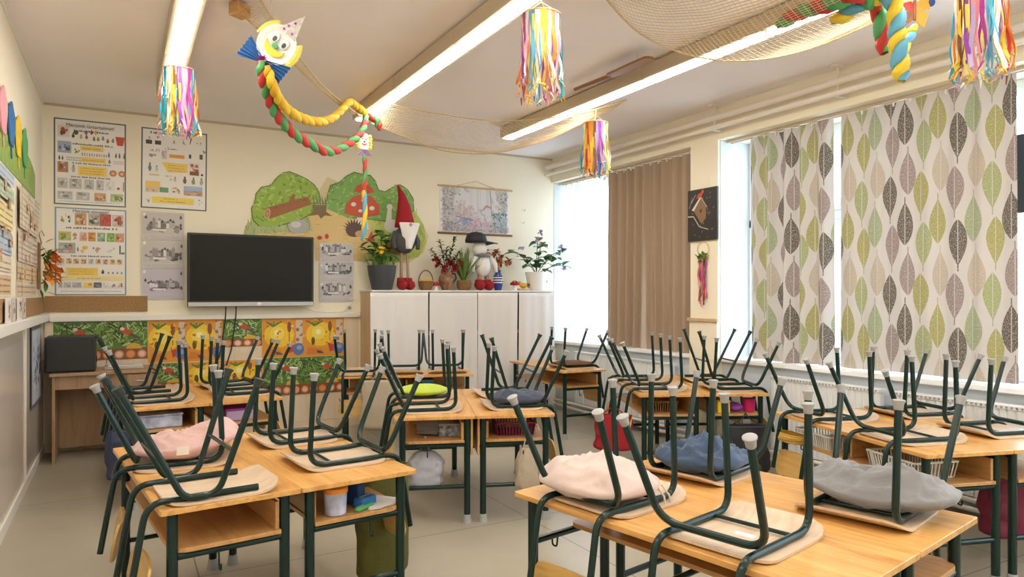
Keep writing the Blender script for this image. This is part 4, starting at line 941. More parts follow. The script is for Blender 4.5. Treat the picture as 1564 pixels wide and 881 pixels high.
def oil_orange(name, lab, x, z, w, h, seed, per=.36):
    r = random.Random(seed); s = Sheet(w, h, (.70, .30, .03), th=.0015); n = max(1, round(w / per)); pw = w / n
    for k in range(n):
        X = k * pw
        def e(fx, fy, rx, ry, c, rot=0): s.ell(min(max(X + fx * pw, rx if rot == 0 else max(rx, ry)), w - (rx if rot == 0 else max(rx, ry))), min(max(fy * h, ry), h - ry), rx, ry, c, 14, rot)
        e(.40, .58, min(.16, pw * .42), h * .32, (.84, .55, .03)); e(.35, .62, .075, h * .17, (.86, .68, .10)); e(.35, .64, .03, .03, (.90, .84, .45))
        for j in range(5): s.line((X + .25 * pw, h * .8), (X + (.1 + .09 * j) * pw, h * (.93 - .03 * (j % 2))), .016, (.08, .2, .03))
        s.rect(X + .80 * pw, h * .36, .16 * pw, h * .6, (.68, .52, .36))
        for j in range(4): e(.84 + .08 * (j % 2), .45 + .13 * j, .018, .02, (.22, .17, .18)); e(.90, .50 + .12 * j, .014, .02, (.55, .5, .48))
        e(.64, .78, .022, h * .14, (.22, .07, .03)); s.line((X + .64 * pw, h * .4), (X + .64 * pw, h * .68), .008, (.2, .08, .03))
        s.poly([(X + .58 * pw, h * .36), (X + .64 * pw, h * .1), (X + .84 * pw, h * .2), (X + .8 * pw, h * .34), (X + .7 * pw, h * .3)], (.55, .05, .03))
        e(.86, .2, min(.062, pw * .14), h * .16, (.10, .18, .42)); e(.88, .24, .03, .025, (.25, .35, .6))
        s.poly([(X + .05 * pw, h * .05), (X + .5 * pw, h * .06), (X + .45 * pw, h * .18), (X + .1 * pw, h * .24)], (.62, .20, .03)); s.poly([(X + .3 * pw, h * .16), (X + .34 * pw, h * .08), (X + .5 * pw, h * .07), (X + .42 * pw, h * .13)], (.08, .07, .09)); e(.22, .40, .02, .045, (.10, .07, .03))
        for j in range(14): e(r.random(), r.uniform(.3, .98), r.uniform(.008, .02), r.uniform(.008, .016), r.choice([(.80, .42, .03), (.62, .18, .02), (.84, .6, .1), (.5, .12, .02)]))
    return s.build(name, lab, 'oilcloth', (x, YW, z), group='patterned oilcloth sheets on the wall')
oil_green('oilcloth_sheet', 'green leafy oilcloth sheet behind the black speaker box', -.55, .85, .785, .37, 41)
oil_orange('oilcloth_sheet', 'orange autumn oilcloth sheet left below the television', .24, .80, .69, .42, 42)
oil_green('oilcloth_sheet', 'small green leafy oilcloth between the two orange ones', .932, .935, .388, .285, 43)
oil_orange('oilcloth_sheet', 'orange autumn oilcloth sheet right below the television', 1.322, .80, .885, .42, 44)
oil_green('oilcloth_sheet', 'narrow green oilcloth strip in the lower row by the teacher desk', .30, .52, .25, .27, 45)
oil_orange('oilcloth_sheet', 'orange oilcloth in the lower row, middle one', .60, .50, .73, .29, 46)
oil_green('oilcloth_sheet', 'green leafy oilcloth in the lower row, farthest from the teacher desk', 1.335, .39, .87, .405, 47)

# television
t = thing('wall_television', 'large black flat screen television on the back wall', 'television', (1.2125, 7.75, 1.358))
MB().box((-.626, -.03, .0), (.626, .03, .748)).build('housing', M['black'], t, bev=.008, smooth=False)
MB().box((-.604, -.0325, .06), (.604, -.0302, .728)).build('screen', M['screen'], t, smooth=False)
MB().box((-.62, -.034, .004), (.62, -.0302, .045)).build('lower_bar', M['silver'], t, bev=.001, smooth=False)
lg = MB(); lg.lathe([(.0135, -.0365), (.0135, -.0342)], 20, (.0, 0, 0), axis=Matrix.Rotation(0, 3, 'X'))
lg = MB().prism([(.02 * math.cos(2 * PI * k / 24) + .06, .0245 + .0165 * math.sin(2 * PI * k / 24)) for k in range(24)], -.0365, -.0342, fn=lambda x, y, z: (x, z, y))
lo = lg.build('round_logo', P['white'], t, smooth=False)
lettering(lo, 'hp', .06, .0165, .022, INKD, y=-.0372, name='logo_lettering')
MB().box((-.25, .0305, .2), (.25, .1085, .55)).build('wall_bracket', M['black'], t, smooth=False)
for x0, x1 in ((-.26, -.30), (-.16, -.2)):
    MB().tube(fillet([(x0, .02, .03), (x0, .045, -.1), (x1, .075, -.45), (x1 - .05, .078, -.62)], .1), .006, 6).build('cable', M['black'], t)
tag(MB().tube(fillet([(1.75, 7.85, 1.35), (1.9, 7.845, 1.29), (2.2, 7.845, 1.283), (2.33, 7.845, 1.42)], .08), .005, 6).build('wall_cable', M['white']), 'thin white cable from the television to the wall socket', 'cable')
t = thing('wall_socket', 'small white wall socket beside the cupboard', 'socket', (2.27, YB_, 1.33))
MB().box((-.035, -.012, -.035), (.035, 0, .035)).build('plate', M['white'], t, bev=.003, smooth=False)
MB().lathe([(.02, -.0005), (.02, .004)], 16, (0, -.0165, 0), axis=Matrix.Rotation(PI / 2, 3, 'X')).build('outlet', M['cap'], t)

# teacher desk in the corner
t = thing('teacher_desk', 'brown laminate teacher desk in the left back corner', 'desk', (-.11, 7.5, 0))
MB().box((-.43, -.25, .765), (.43, .30, .79)).build('desktop', M['teacher'], t, bev=.003, smooth=False)
for x in (-.40, .15, .40): MB().box((x - .011, -.22, .0), (x + .011, .29, .764)).build('side_panel', M['teacher'], t, smooth=False)
MB().box((-.388, -.205, .645), (.138, -.19, .763)).build('apron', M['teacher'], t, smooth=False)
MB().box((-.388, .2, .06), (.138, .215, .763)).build('back_panel', M['teacher'], t, smooth=False)
for z0, z1 in ((.06, .40), (.41, .755)):
    d = MB().box((.162, -.235, z0), (.388, -.218, z1)).build('drawer_front', M['teacher'], t, bev=.002, smooth=False)
    MB().tube([(.24, -.25, z1 - .06), (.31, -.25, z1 - .06)], .005, 8).box((.24, -.25, z1 - .063), (.246, -.2355, z1 - .057)).box((.304, -.25, z1 - .063), (.31, -.2355, z1 - .057)).build('pull', M['silver'], d)
t = thing('speaker_box', 'black box speaker standing on the teacher desk', 'speaker', (-.38, 7.46, .791))
MB().box((-.2, -.14, 0), (.185, .22, .315)).build('cabinet', M['black'], t, bev=.012, smooth=False)
MB().box((-.185, -.15, .015), (.17, -.1405, .30)).build('front_cover', M['black'], t, bev=.006, smooth=False)
MB().lathe([(.028, 0), (.03, .006), (.02, .008)], 18, (.1855, .02, .1), axis=Matrix.Rotation(PI / 2, 3, 'Y')).build('port', M['capdark'], t)
t = thing('laptop', 'closed grey laptop lying on the teacher desk', 'laptop', (.03, 7.55, .791))
MB().box((-.16, -.11, 0), (.16, .13, .014)).build('base', M['silver'], t, bev=.004, smooth=False)
MB().box((-.16, -.11, .0145), (.16, .13, .024)).build('lid', M['silver'], t, bev=.004, smooth=False)
s = Sheet(.28, .2, (.8, .78, .74), th=.003); s.text(.03, .14, .2, .012)
s.m.build('paper_sheet', INK, loc=(-.1, 7.45, .8155), rot=(-PI / 2, 0, 0), smooth=False)
tag(bpy.data.objects['paper_sheet'], 'white paper sheet lying on the closed laptop', 'paper')

# cupboard with white curtains
t = thing('curtain_cupboard', 'long low cupboard closed with four white curtains', 'cupboard', (2.40, 7.42, 0))
for x0, x1 in ((0, .022), (1.16, 1.18), (2.318, 2.34)): MB().box((x0, .02, .0), (x1, .43, 1.51)).build('side_panel', M['beech'], t, smooth=False)
for z in (.06, .55, 1.02): MB().box((.0225, .03, z), (1.1595, .41, z + .018)).build('shelf', M['beech'], t, smooth=False); MB().box((1.1805, .03, z), (2.3175, .41, z + .018)).build('shelf', M['beech'], t, smooth=False)
MB().box((.0225, .412, .06), (2.3175, .43, 1.51)).build('back_board', M['black'], t, smooth=False)
MB().box((-.01, -.012, 1.511), (2.35, .435, 1.532)).build('top_board', M['cloth'], t, bev=.004, smooth=False)
MB().tube([(.0, .008, 1.49), (2.34, .008, 1.49)], .005, 6).build('curtain_rod', M['silver'], t)
cuts = [-.03, .647, .662, 1.265, 1.276, 1.815, 1.835, 2.345]
for k in range(4):
    a, b_ = cuts[2 * k], cuts[2 * k + 1]; ph = k * 1.7
    def f(u, v, a=a, b_=b_, ph=ph):
        x = a + (b_ - a) * u; zz = 1.505 - 1.42 * v
        amp = .005 + .011 * v
        y = -.02 - amp * (math.sin(u * 13 + ph) * .6 + math.sin(u * 23 + ph * 2 + v) * .35) - .004 * noise.noise(Vector((u * 3, v * 4, k)))
        return (x + .006 * v * math.sin(ph * 3 + v * 2), y, zz)
    MB().grid(90, 30, f).build('curtain', M['cloth'], t, ang=180, solid=.002)

# ------------------------------------------------------------------ things on the cupboard
CT = 1.533; CY = 7.60
def leaf_blade(m_, p, d, l, w, up=Vector((0, 0, 1)), curl=.2):
    d = Vector(d).normalized(); side = d.cross(up); side = side.normalized() if side.length > 1e-4 else Vector((1, 0, 0)); nrm = side.cross(d)
    pts = []
    for t_, wf in ((0, .08), (.25, .8), (.5, 1), (.75, .7), (1, .05)):
        c_ = Vector(p) + d * l * t_ - nrm * curl * l * t_ * t_
        pts += [c_ + side * w * wf * .5 + nrm * .12 * w * wf, c_, c_ - side * w * wf * .5 + nrm * .12 * w * wf]
    m_.add(pts, [(3 * i + j, 3 * i + j + 1, 3 * i + j + 4, 3 * i + j + 3) for i in range(4) for j in (0, 1)])
def rdir(r, zmin=.2, zmax=1):
    a = r.uniform(0, 2 * PI); z = r.uniform(zmin, zmax); q = math.sqrt(max(0, 1 - z * z)); return Vector((q * math.cos(a), q * math.sin(a), z))
# charcoal pot with grass, vine and a yellow bloom
r = random.Random(61)
t = thing('potted_plant', 'charcoal flower pot with grass, vine leaves and yellow bloom', 'plant', (2.57, CY, CT))
MB().lathe([(.105, 0), (.115, .01), (.15, .17), (.163, .275), (.156, .275), (.148, .25), (.0, .245)], 28).build('pot', M['darkpot'], t)
MB().lathe([(.0, .246), (.146, .247), (.146, .255), (0, .258)], 20).build('soil', M['soil'], t)
m_ = MB()
for k in range(90):
    a, q = r.uniform(0, 2 * PI), .14 * math.sqrt(r.random()); leaf_blade(m_, (q * math.cos(a), q * math.sin(a), .255), rdir(r, .8), r.uniform(.12, .2), .012, curl=.15)
m_.build('grass_blades', M['leafpale'], t, ang=180)
m_ = MB(); st = MB()
for (dx, dz, n_) in ((-.26, .2, 9), (-.18, .3, 9), (.12, .36, 8), (.18, .2, 7), (-.02, .42, 8)):
    pth = [Vector((dx * q * .9, r.uniform(-.03, .03) * q,   .25 + dz * math.sin(q * PI * .55))) for q in [i / 8 for i in range(9)]]
    st.tube(pth, .004, 6)
    for j in range(n_): leaf_blade(m_, pth[min(8, 2 + j * 6 // n_)], rdir(r, -.3, .6), r.uniform(.10, .16), r.uniform(.07, .10), curl=.35)
m_.build('vine_leaves', M['leaf'], t, ang=180); st.build('stems', M['leafdark'], t)
m_ = MB()
for k in range(16): leaf_blade(m_, (-.03, -.08, .44), rdir(r, -.6, 1), .08, .05, curl=.3)
m_.build('yellow_bloom', P['yellow'], t, ang=180)
# gnome plush with long legs
t = thing('gnome_plush', 'tall gnome plush with red pointed hat, white beard and long dangling legs', 'soft toy', (2.84, CY, CT))
for s_ in (-1, 1):
    b_ = MB(); b_.ball((s_ * .045, -.05, .055), .055, .095, .055, nz=.1); b_.tube([(s_ * .045, .0, .05), (s_ * .045, .0, .14)], [.05, .042], 14); b_.build('red_boot', M['red'], t, ang=180)
    MB().tube([(s_ * .042, .0, .13), (s_ * .038, .01, .3), (s_ * .03, .01, .46)], [.02, .016, .022], 10).build('leg', mat('striped_legs', (.38, .25, .17), .9, var=.4, vscale=70) if s_ < 0 else bpy.data.materials['striped_legs'], t)
MB().ball((.0, .02, .57), .135, .11, .155, 24, 16, nz=.1).build('body', M['greywool'], t, ang=180)
MB().grid(16, 12, lambda u, v: ((u - .5) * .25 * (1 - v * .85) ** .8 + .025, -.085 - .04 * math.sin(u * PI) + .03 * v, .765 - .30 * v), ).build('beard', M['fluff'], t, ang=180, solid=.02, subsurf=1)
MB().ball((.025, -.125, .74), .022).build('nose', M['pinkc'], t)
MB().tube([(.0, .0, .72), (.0, .0, .80), (-.01, .0, .95), (-.035, .0, 1.08), (-.085, .0, 1.2)], [.115, .105, .075, .042, .008], 20).build('pointed_hat', M['red'], t, ang=180)
for s_ in (-1, 1): MB().tube([(s_ * .11, .0, .66), (s_ * .15, -.03, .56), (s_ * .14, -.05, .47)], [.03, .03, .025], 10).build('arm', M['greywool'], t, ang=180)
# basket with handle
t = thing('wicker_basket', 'small wicker basket with arched handle on the cupboard', 'basket', (3.10, CY, CT))
MB().lathe([(.06, 0), (.085, .05), (.09, .095), (.096, .1), (.09, .105), (.08, .09), (.0, .085)], 22).build('bowl', M['wicker'], t)
MB().tube([(.088 * math.cos(a), 0, .1 + .13 * math.sin(a)) for a in [PI * k / 16 for k in range(17)]], .007, 8).build('handle', M['wicker'], t)
r = random.Random(8); m_ = MB()
for k in range(7): m_.ball((r.uniform(-.05, .05), r.uniform(-.05, .05), .105), .026, nz=.1, nu=10, nv=7)
m_.build('dried_fruit', P['gold'], t)
# small toadstool ornaments
def toadstool(lab, x, y, s_, rc):
    t = thing('toadstool_ornament', lab, 'ornament', (x, y, CT))
    MB().lathe([(.03 * s_, 0), (.024 * s_, .03 * s_), (.02 * s_, .07 * s_)], 14).build('stem', M['fluff'], t)
    c = MB().lathe([(.0, .055 * s_), (.055 * s_, .06 * s_), (.05 * s_, .085 * s_), (.028 * s_, .105 * s_), (0.002, .112 * s_)], 18).build('red_cap', rc, t)
    d = MB()
    for a in range(6): d.ball((.038 * s_ * math.cos(a * 1.05), .038 * s_ * math.sin(a * 1.05), .096 * s_), .007 * s_, nu=8, nv=5)
    d.build('spots', M['fluff'], c)
toadstool('tiny red capped toadstool ornament beside the wicker basket', 3.215, CY - .03, .9, M['red'])
toadstool('red capped toadstool ornament beside the white orchid pot', 4.27, CY - .03, 1.1, M['red'])
# jug with red flowers
r = random.Random(71)
t = thing('flower_jug', 'painted clay jug of red flowers and dark conifer sprigs', 'vase', (3.36, CY, CT))
MB().lathe([(.055, 0), (.06, .02), (.095, .1), (.09, .15), (.065, .19), (.07, .215), (.062, .215), (.055, .18), (0, .17)], 24).build('jug_body', mat('painted_clay', (.24, .12, .06), .35, var=.7, vscale=16), t)
MB().tube([(.068, 0, .2), (.115, 0, .19), (.125, 0, .14), (.09, 0, .085)], .009, 8).build('jug_handle', M['black'], t)
m_ = MB(); n_ = MB(); s2 = MB()
for (dx, hz) in ((-.2, .38), (-.09, .5), (.11, .53), (.17, .36), (.0, .4)):
    s2.tube([(0, 0, .18), (dx * .5, 0, .18 + hz * .5), (dx, .0, .1 + hz)], .005, 6)
    for j in range(26): q = .45 + .55 * j / 26; leaf_blade(n_, (dx * q, 0, .18 + (hz - .08) * q), rdir(r, -.2, .9), .06, .028)
for (x_, z_) in ((-.12, .30), (-.05, .25), (.08, .25), (.14, .32), (.02, .32), (-.15, .36)):
    for k in range(16): leaf_blade(m_, (x_, -.04, z_), rdir(r, -.7, 1), .06, .05, curl=.4)
m_.build('red_flowers', M['red'], t, ang=180); n_.build('conifer_sprigs', M['leafdark'], t, ang=180); s2.build('stems', M['leafdark'], t)
# wicker pot with spiky plant
r = random.Random(81)
t = thing('potted_plant', 'round wicker pot with upright spiky green plant', 'plant', (3.59, CY, CT))
MB().lathe([(.06, 0), (.085, .03), (.092, .08), (.083, .118), (.074, .118), (.07, .1), (0, .1)], 22).build('wicker_pot', M['wicker'], t)
m_ = MB()
for k in range(46):
    d = rdir(r, .78, 1); leaf_blade(m_, (r.uniform(-.03, .03), r.uniform(-.03, .03), .1), d, r.uniform(.26, .46), .034, curl=.12)
m_.build('spiky_leaves', mat('grassy_leaf', (.14, .24, .05), .5, var=.4, vscale=14), t, ang=180)
# white snowman plush
t = thing('snowman_plush', 'white fleece plush figure with red boots standing on the cupboard', 'soft toy', (3.85, CY, CT))
for s_ in (-1, 1):
    b_ = MB(); b_.ball((s_ * .06, -.03, .06), .06, .085, .06, nz=.1); b_.tube([(s_ * .06, .01, .05), (s_ * .055, .01, .13)], [.055, .045], 14); b_.build('red_boot', M['red'], t, ang=180)
    MB().tube([(s_ * .05, .01, .12), (s_ * .045, .01, .2)], .026, 10).build('leg', bpy.data.materials['striped_legs'], t)
    MB().tube([(s_ * .09, .0, .40), (s_ * .15, -.02, .32), (s_ * .155, -.03, .22)], [.032, .03, .026], 10).build('arm', M['fluff'], t, ang=180)
MB().ball((0, .01, .30), .095, .09, .135, 22, 14, nz=.08).build('body', M['fluff'], t, ang=180)
MB().ball((-.05, .0, .50), .09, .09, .095, 22, 14, nz=.05).build('head', M['fluff'], t, ang=180)
MB().lathe([(.085, -.02), (.1, 0), (.085, .02)], 22, (-.02, 0, .425)).build('scarf', bpy.data.materials['grey_fabric'], t)
t = thing('baseball_cap', 'black baseball cap perched on the white plush figure', 'cap', (3.745, CY - .01, CT + .585))
MB().lathe([(.125, -.01), (.128, .02), (.112, .075), (.07, .11), (.003, .122)], 24, sx=1.05).build('crown', M['blacknylon'], t, ang=180)
MB().grid(14, 6, lambda u, v: ((.10 + .15 * v) * math.cos((u - .5) * 1.5 * (1 - .15 * v)) * 1.05, (.10 + .13 * v) * math.sin((u - .5) * 1.5), .0 - .03 * v + .02 * math.cos((u - .5) * 3))).build('visor', M['blacknylon'], t, ang=180, solid=.006)
# blue striped vase
r = random.Random(91)
t = thing('flower_vase', 'blue striped vase with drooping orange flowers', 'vase', (4.05, CY, CT))
pf = [(.04, 0), (.05, .03), (.062, .1), (.06, .17), (.035, .215), (.04, .25), (.033, .25), (.028, .2), (0, .19)]
MB().lathe(pf, 24).build('vase_body', mat('cobalt_glaze', (.025, .05, .28), .2, coat=.5), t)
for z_ in (.09, .12, .15): MB().lathe([(.0618, z_), (.0645, z_ + .004), (.0645, z_ + .008), (.0615, z_ + .012)], 24).build('cream_stripe', P['cream'], t)
m_ = MB(); s2 = MB()
for (x_, z_) in ((-.17, .46), (-.03, .46), (.05, .40), (.01, .34), (.15, .36)):
    s2.tube([(0, 0, .2), (x_ * .4, 0, .36), (x_, 0, z_)], .004, 6)
    for k in range(15): leaf_blade(m_, (x_, 0, z_), rdir(r, -.6, 1), .075, .05, curl=.5)
m_.build('orange_flowers', P['terracotta'], t, ang=180); s2.build('stems', M['leafdark'], t)
# wooden bird ornament
t = thing('bird_ornament', 'little yellow and brown bird ornament on a wood slice, on the cupboard', 'ornament', (4.40, CY - .02, CT))
MB().lathe([(.085, 0), (.088, .025), (.0, .027)], 20).build('wood_slice', M['beech'], t)
MB().ball((0, 0, .062), .055, .032, .035, nz=.05).ball((-.05, 0, .09), .026, nu=12, nv=8).build('body', P['gold'], t)
MB().tube([(.045, 0, .065), (.12, 0, .085)], [.022, .006], 8).build('tail', P['brown'], t)
MB().tube([(-.072, 0, .09), (-.092, 0, .087)], [.007, .001], 6).build('beak', P['orange'], t)
# white pot with sprawling orchid like plant
r = random.Random(101)
t = thing('potted_plant', 'white flower pot with sprawling leafy stems and lilac blooms', 'plant', (4.60, CY, CT)); t.scale = (1.2, 1.1, 1.08)
MB().lathe([(.08, 0), (.088, .01), (.12, .2), (.126, .215), (.112, .215), (.105, .19), (0, .185)], 26).build('pot', M['white'], t)
MB().lathe([(.0, .186), (.105, .187), (.105, .193), (0, .196)], 20).build('soil', M['soil'], t)
m_ = MB(); s2 = MB()
for (x_, z_, y_) in ((-.32, .44, 0), (-.2, .38, -.06), (.02, .58, 0), (.10, .55, .03), (.22, .38, -.03), (.33, .46, 0), (-.06, .36, -.08), (.3, .30, -.06)):
    p0 = [Vector((x_ * q, y_ * q, .19 + (z_ - .19) * math.sin(q * PI * .55) * 1.0)) for q in [k / 8 for k in range(9)]]
    s2.tube(p0, .004, 6)
    for j in range(8): leaf_blade(m_, p0[min(8, 2 + j)], rdir(r, -.2, .7), r.uniform(.09, .14), r.uniform(.065, .095), curl=.3)
for (x_, z_) in ((.04, .68), (.0, .60), (.34, .27), (-.2, .5), (.3, .52)):
    fl = MB()
    for k in range(12): leaf_blade(fl, (x_, -.02, z_), rdir(r, -.7, 1), .045, .035, curl=.3)
    fl.build('lilac_bloom', P['lilac'], t, ang=180)
m_.build('leaves', M['leaf'], t, ang=180); s2.build('stems', M['leafdark'], t)
# little wall butterflies
for k, (x_, z_) in enumerate(((4.56, 2.58), (4.55, 2.42), (4.83, 1.72), (4.9, 1.66))):
    m_ = MB()
    for s_ in (-1, 1): m_.add([(0, -.004, -.012), (s_ * .022, -.012, .014), (s_ * .024, -.014, -.004), (s_ * .012, -.008, -.02)], [(0, 1, 2, 3)])
    tag(m_.build('wall_butterfly', M['silver'], loc=(x_, YB_, z_), smooth=False, solid=.001), ['small grey wall butterfly, upper one beside the jungle hanging', 'small grey wall butterfly, lower one beside the jungle hanging', 'small grey wall butterfly just right of the orchid pot', 'small grey wall butterfly farthest right of the orchid pot'][k], 'wall decoration', 'wall butterflies')

# ------------------------------------------------------------------ left wall
RZ = PI / 2; XW = XL + .001
r = random.Random(111)
for k, (y_, c, nm) in enumerate(((5.18, 'pink', 'pink'), (5.60, 'blueplastic', 'blue'), (6.02, 'yellow', 'yellow'), (6.45, 'greenp', 'green'))):
    m_ = MB(); n = 22
    pts = [((.15 + .02 * math.sin(3 * a)) * math.cos(a), (.145 + .012 * math.sin(5 * a)) * math.sin(a)) for a in [2 * PI * q / n for q in range(n)]]
    m_.prism(pts, -.012, -.004, fn=lambda x, y, z: (x, z, y)); m_.tube([(0, -.006, -.13), (.02, -.006, -.22)], .005, 6)
    tag(m_.build('paper_balloon', P[c], loc=(XW + .004, y_ - .05 * k + .1, 2.61 - .01 * k), rot=(0, 0, RZ), smooth=False), 'flat %s paper balloon cut-out high on the left wall' % nm, 'wall decoration', 'paper balloons on the left wall')
m_ = MB(); m_.prism([(0, 0), (2.3, 0), (2.3, .2)] + [(2.3 - .1 * k, .2 + .10 * math.sin(k * PI / 12) - .004 * k) for k in range(1, 12)] + [(0, .24)], -.004, 0, fn=lambda x, y, z: (x, z, y))
tag(m_.build('paper_meadow', M['leafpale'], loc=(XW, 4.9, 2.30), rot=(0, 0, RZ), smooth=False), 'pale green paper meadow strip under the paper balloons', 'wall decoration')
def chart(lab, y_, z_, w, h, bands, seed, frame=None):
    r = random.Random(seed); s = Sheet(w, h, (.82, .76, .66), th=.004)
    z = 0
    for fr_, c in bands:
        s.rect(.02, z * h + .01, w - .04, fr_ * h - .02, c)
        for k in range(int(fr_ * h / .04)):
            for q in range(3): s.text(.05 + q * (w - .08) / 3, z * h + .025 + .038 * k, (w - .2) / 3, .012, tuple(v * .45 for v in c), r)
        z += fr_
    for k in range(10): s.photo(r.uniform(.05, w - .15), r.uniform(.05, h - .15), .09, .07, FOOD, r, 5)
    if frame: s.rect(0, 0, .03, h, frame)
    return s.build('wall_chart', lab, 'wall chart', (XW, y_, z_), RZ, group='wall charts on the left wall')
chart('pale multi band wall chart on the left wall, nearest the frame edge', 4.55, 1.47, 1.15, .80, [(.18, (.72, .5, .3)), (.14, (.78, .68, .5)), (.2, (.52, .6, .74)), (.22, (.84, .7, .36)), (.14, (.5, .6, .45)), (.12, (.55, .66, .8))], 121)
chart('beige text chart with wooden edge on the left wall', 5.95, 1.47, 1.35, .80, [(.12, (.78, .60, .40)), (.18, (.82, .66, .40)), (.3, (.80, .68, .56)), (.4, (.80, .70, .54))], 122, frame=(.42, .22, .08))
for k, y_ in enumerate((5.2, 5.42, 5.75, 5.98)):
    s = Sheet(.17, .15, (.55, .5, .45) if k % 2 else (.8, .78, .76), th=.012); s.photo(.015, .015, .14, .12, [(.7, .62, .55), (.2, .13, .1), (.08, .07, .07), (.5, .35, .25)], random.Random(130 + k), 8)
    s.build('picture_card', 'small picture card leaning on the left wall rail, %s' % ['nearest of four', 'second of four', 'third of four', 'farthest of four'][k], 'card', (XL + .03, y_, 1.306), RZ, group='picture cards on the left rail')
t = thing('dried_bouquet', 'orange dried flower bouquet hung in the left back corner', 'bouquet', (XL + .03, 7.45, 1.78))
m_ = MB(); n_ = MB()
for k in range(60): leaf_blade(m_, (r.uniform(.0, .1), r.uniform(-.06, .06), r.uniform(-.18, .1)), (r.uniform(.3, 1), r.uniform(-.7, .7), r.uniform(-.6, .6)), r.uniform(.06, .13), .05, curl=.5)
for k in range(30): leaf_blade(n_, (r.uniform(-.02, .05), r.uniform(-.08, .08), r.uniform(-.28, .16)), (r.uniform(.1, .7), r.uniform(-.5, .5), r.uniform(-1, .8)), r.uniform(.06, .12), .03)
m_.build('orange_flowers', P['orange'], t, ang=180); n_.build('leaves', M['leaf'], t, ang=180)
MB().tube([(.0, 0, .15), (-.02, 0, .24), (.0, 0, .27), (.02, 0, .22)], .004, 6).box((-.025, -.06, -.25), (-.01, .06, .16)).build('hanger', M['oar'], t)
r = random.Random(141); s = Sheet(.75, .66, (.12, .14, .2), th=.004)
s.rect(.03, .03, .69, .6, (.58, .62, .72))
for k in range(40): s.blob(r.uniform(.1, .65), r.uniform(.1, .56), r.uniform(.02, .06), r.uniform(.02, .05), r.choice([(.05, .05, .07), (.15, .17, .25), (.75, .77, .82), (.4, .45, .58)]), r)
s.build('wall_picture', 'dark blue and white picture on the lower left wall, below the rail', 'picture', (XL + .021, 6.72, .56), RZ)

# ------------------------------------------------------------------ pier: bird house canvas and ribbon wreath
s = Sheet(.395, .51, (.035, .03, .03), th=.02); r = random.Random(151)
for k in range(26): s.blob(r.uniform(.03, .36), r.uniform(.03, .48), .012, .012, (.14, .12, .11), r, 7)
s.line((.0, .25), (.08, .245), .012, (.6, .52, .42)); s.line((.08, .245), (.16, .14), .010, (.6, .52, .42)); s.line((.16, .14), (.28, .105), .009, (.55, .48, .4))
s.line((.02, .33), (.06, .42), .008, (.4, .3, .25)); s.line((.05, .38), (.11, .46), .008, (.42, .32, .27))
s.poly([(.08, .30), (.19, .165), (.25, .22), (.25, .34), (.18, .42), (.10, .345)], (.26, .15, .08)); s.poly([(.055, .31), (.085, .30), (.19, .43), (.16, .42)], (.72, .68, .62)); s.line((.18, .43), (.265, .32), .012, (.4, .33, .28))
s.poly([(.165, .29), (.18, .27), (.195, .30), (.18, .315)], (.02, .015, .015))
s.ell(.165, .445, .04, .022, (.62, .09, .03), 12, .5); s.ell(.205, .478, .016, .016, (.66, .10, .03)); s.poly([(.20, .485), (.212, .51), (.215, .485)], (.66, .10, .03)); s.poly([(.115, .41), (.14, .43), (.15, .445), (.13, .44)], (.5, .07, .03))
s.build('canvas_picture', 'dark canvas painting of a red bird on a bird house, on the pier', 'painting', (XR - .001, 5.285, 2.01), -PI / 2)
t = thing('ribbon_wreath', 'small hoop wreath with green bow and trailing red ribbons on the pier', 'wreath', (XR - .012, 5.085, 1.84), -PI / 2)
MB().tube([(.075 * math.cos(a), 0, .085 + .075 * math.sin(a)) for a in [2 * PI * k / 28 for k in range(29)]], .004, 6).build('hoop', M['rope'], t)
m_ = MB(); r = random.Random(161)
for k in range(34): leaf_blade(m_, (r.uniform(-.075, .075), -.008, r.uniform(-.02, .03)), (r.uniform(-1, 1), -.3, r.uniform(-.6, .8)), .05, .03)
m_.build('green_bow', M['leafpale'], t, ang=180)
for k in range(12):
    x_ = -.05 + .1 * k / 11; l_ = r.uniform(.33, .48); m_ = MB(); ph = r.uniform(0, 6)
    m_.grid(2, 16, lambda u, v: (x_ + (u - .5) * .012 * math.cos(v * 7 + ph) + .012 * math.sin(v * 5 + ph) * v, -.012 - .004 * math.sin(v * 9 + ph) + (u - .5) * .012 * math.sin(v * 7 + ph), -l_ * v))
    m_.build('ribbon', P[['redp', 'pink', 'brown', 'redp', 'purple', 'orange', 'pink', 'redp', 'purple', 'darkblue', 'redp', 'magenta'][k]], t, ang=180, solid=.0008)

# ------------------------------------------------------------------ curtains
def drape(parent, name, y0, y1, z0, z1, m_, amp, waves, X, gather=1.15, seed=0, flare=(0, 0), name2=None):
    r = random.Random(seed); ph = [r.uniform(0, 6) for _ in range(4)]; wdt = y0 - y1; n = int(abs(wdt) * 160); nv = 44
    def f(u, v):
        y = y0 - wdt * u; a = amp * (.75 + .25 * v) * (1 + .6 * noise.noise(Vector((u * waves * .9 + seed * 5, 0, 0)))); u = u + .022 * noise.noise(Vector((u * waves * .7, seed * 3.1, 0)))
        x = X + a * (math.sin(u * waves * 2 * PI + ph[0]) * .85 + .12 * math.sin(u * waves * 4.3 * PI + ph[1] + .7 * v)) + .012 * v * math.sin(u * 5 + ph[2])
        y += .012 * math.sin(u * waves * 2 * PI + ph[3]) * v + (flare[0] * (1 - u) + flare[1] * u) * v
        return (x, y, z1 - (z1 - z0) * v - .006 * math.sin(u * 9 + ph[1]) * v)
    return MB().grid(n, nv, f, uvf=lambda u, v: (u * wdt * gather + .4, (z1 - z0) * (1 - v))).build(name, m_, parent, ang=180)
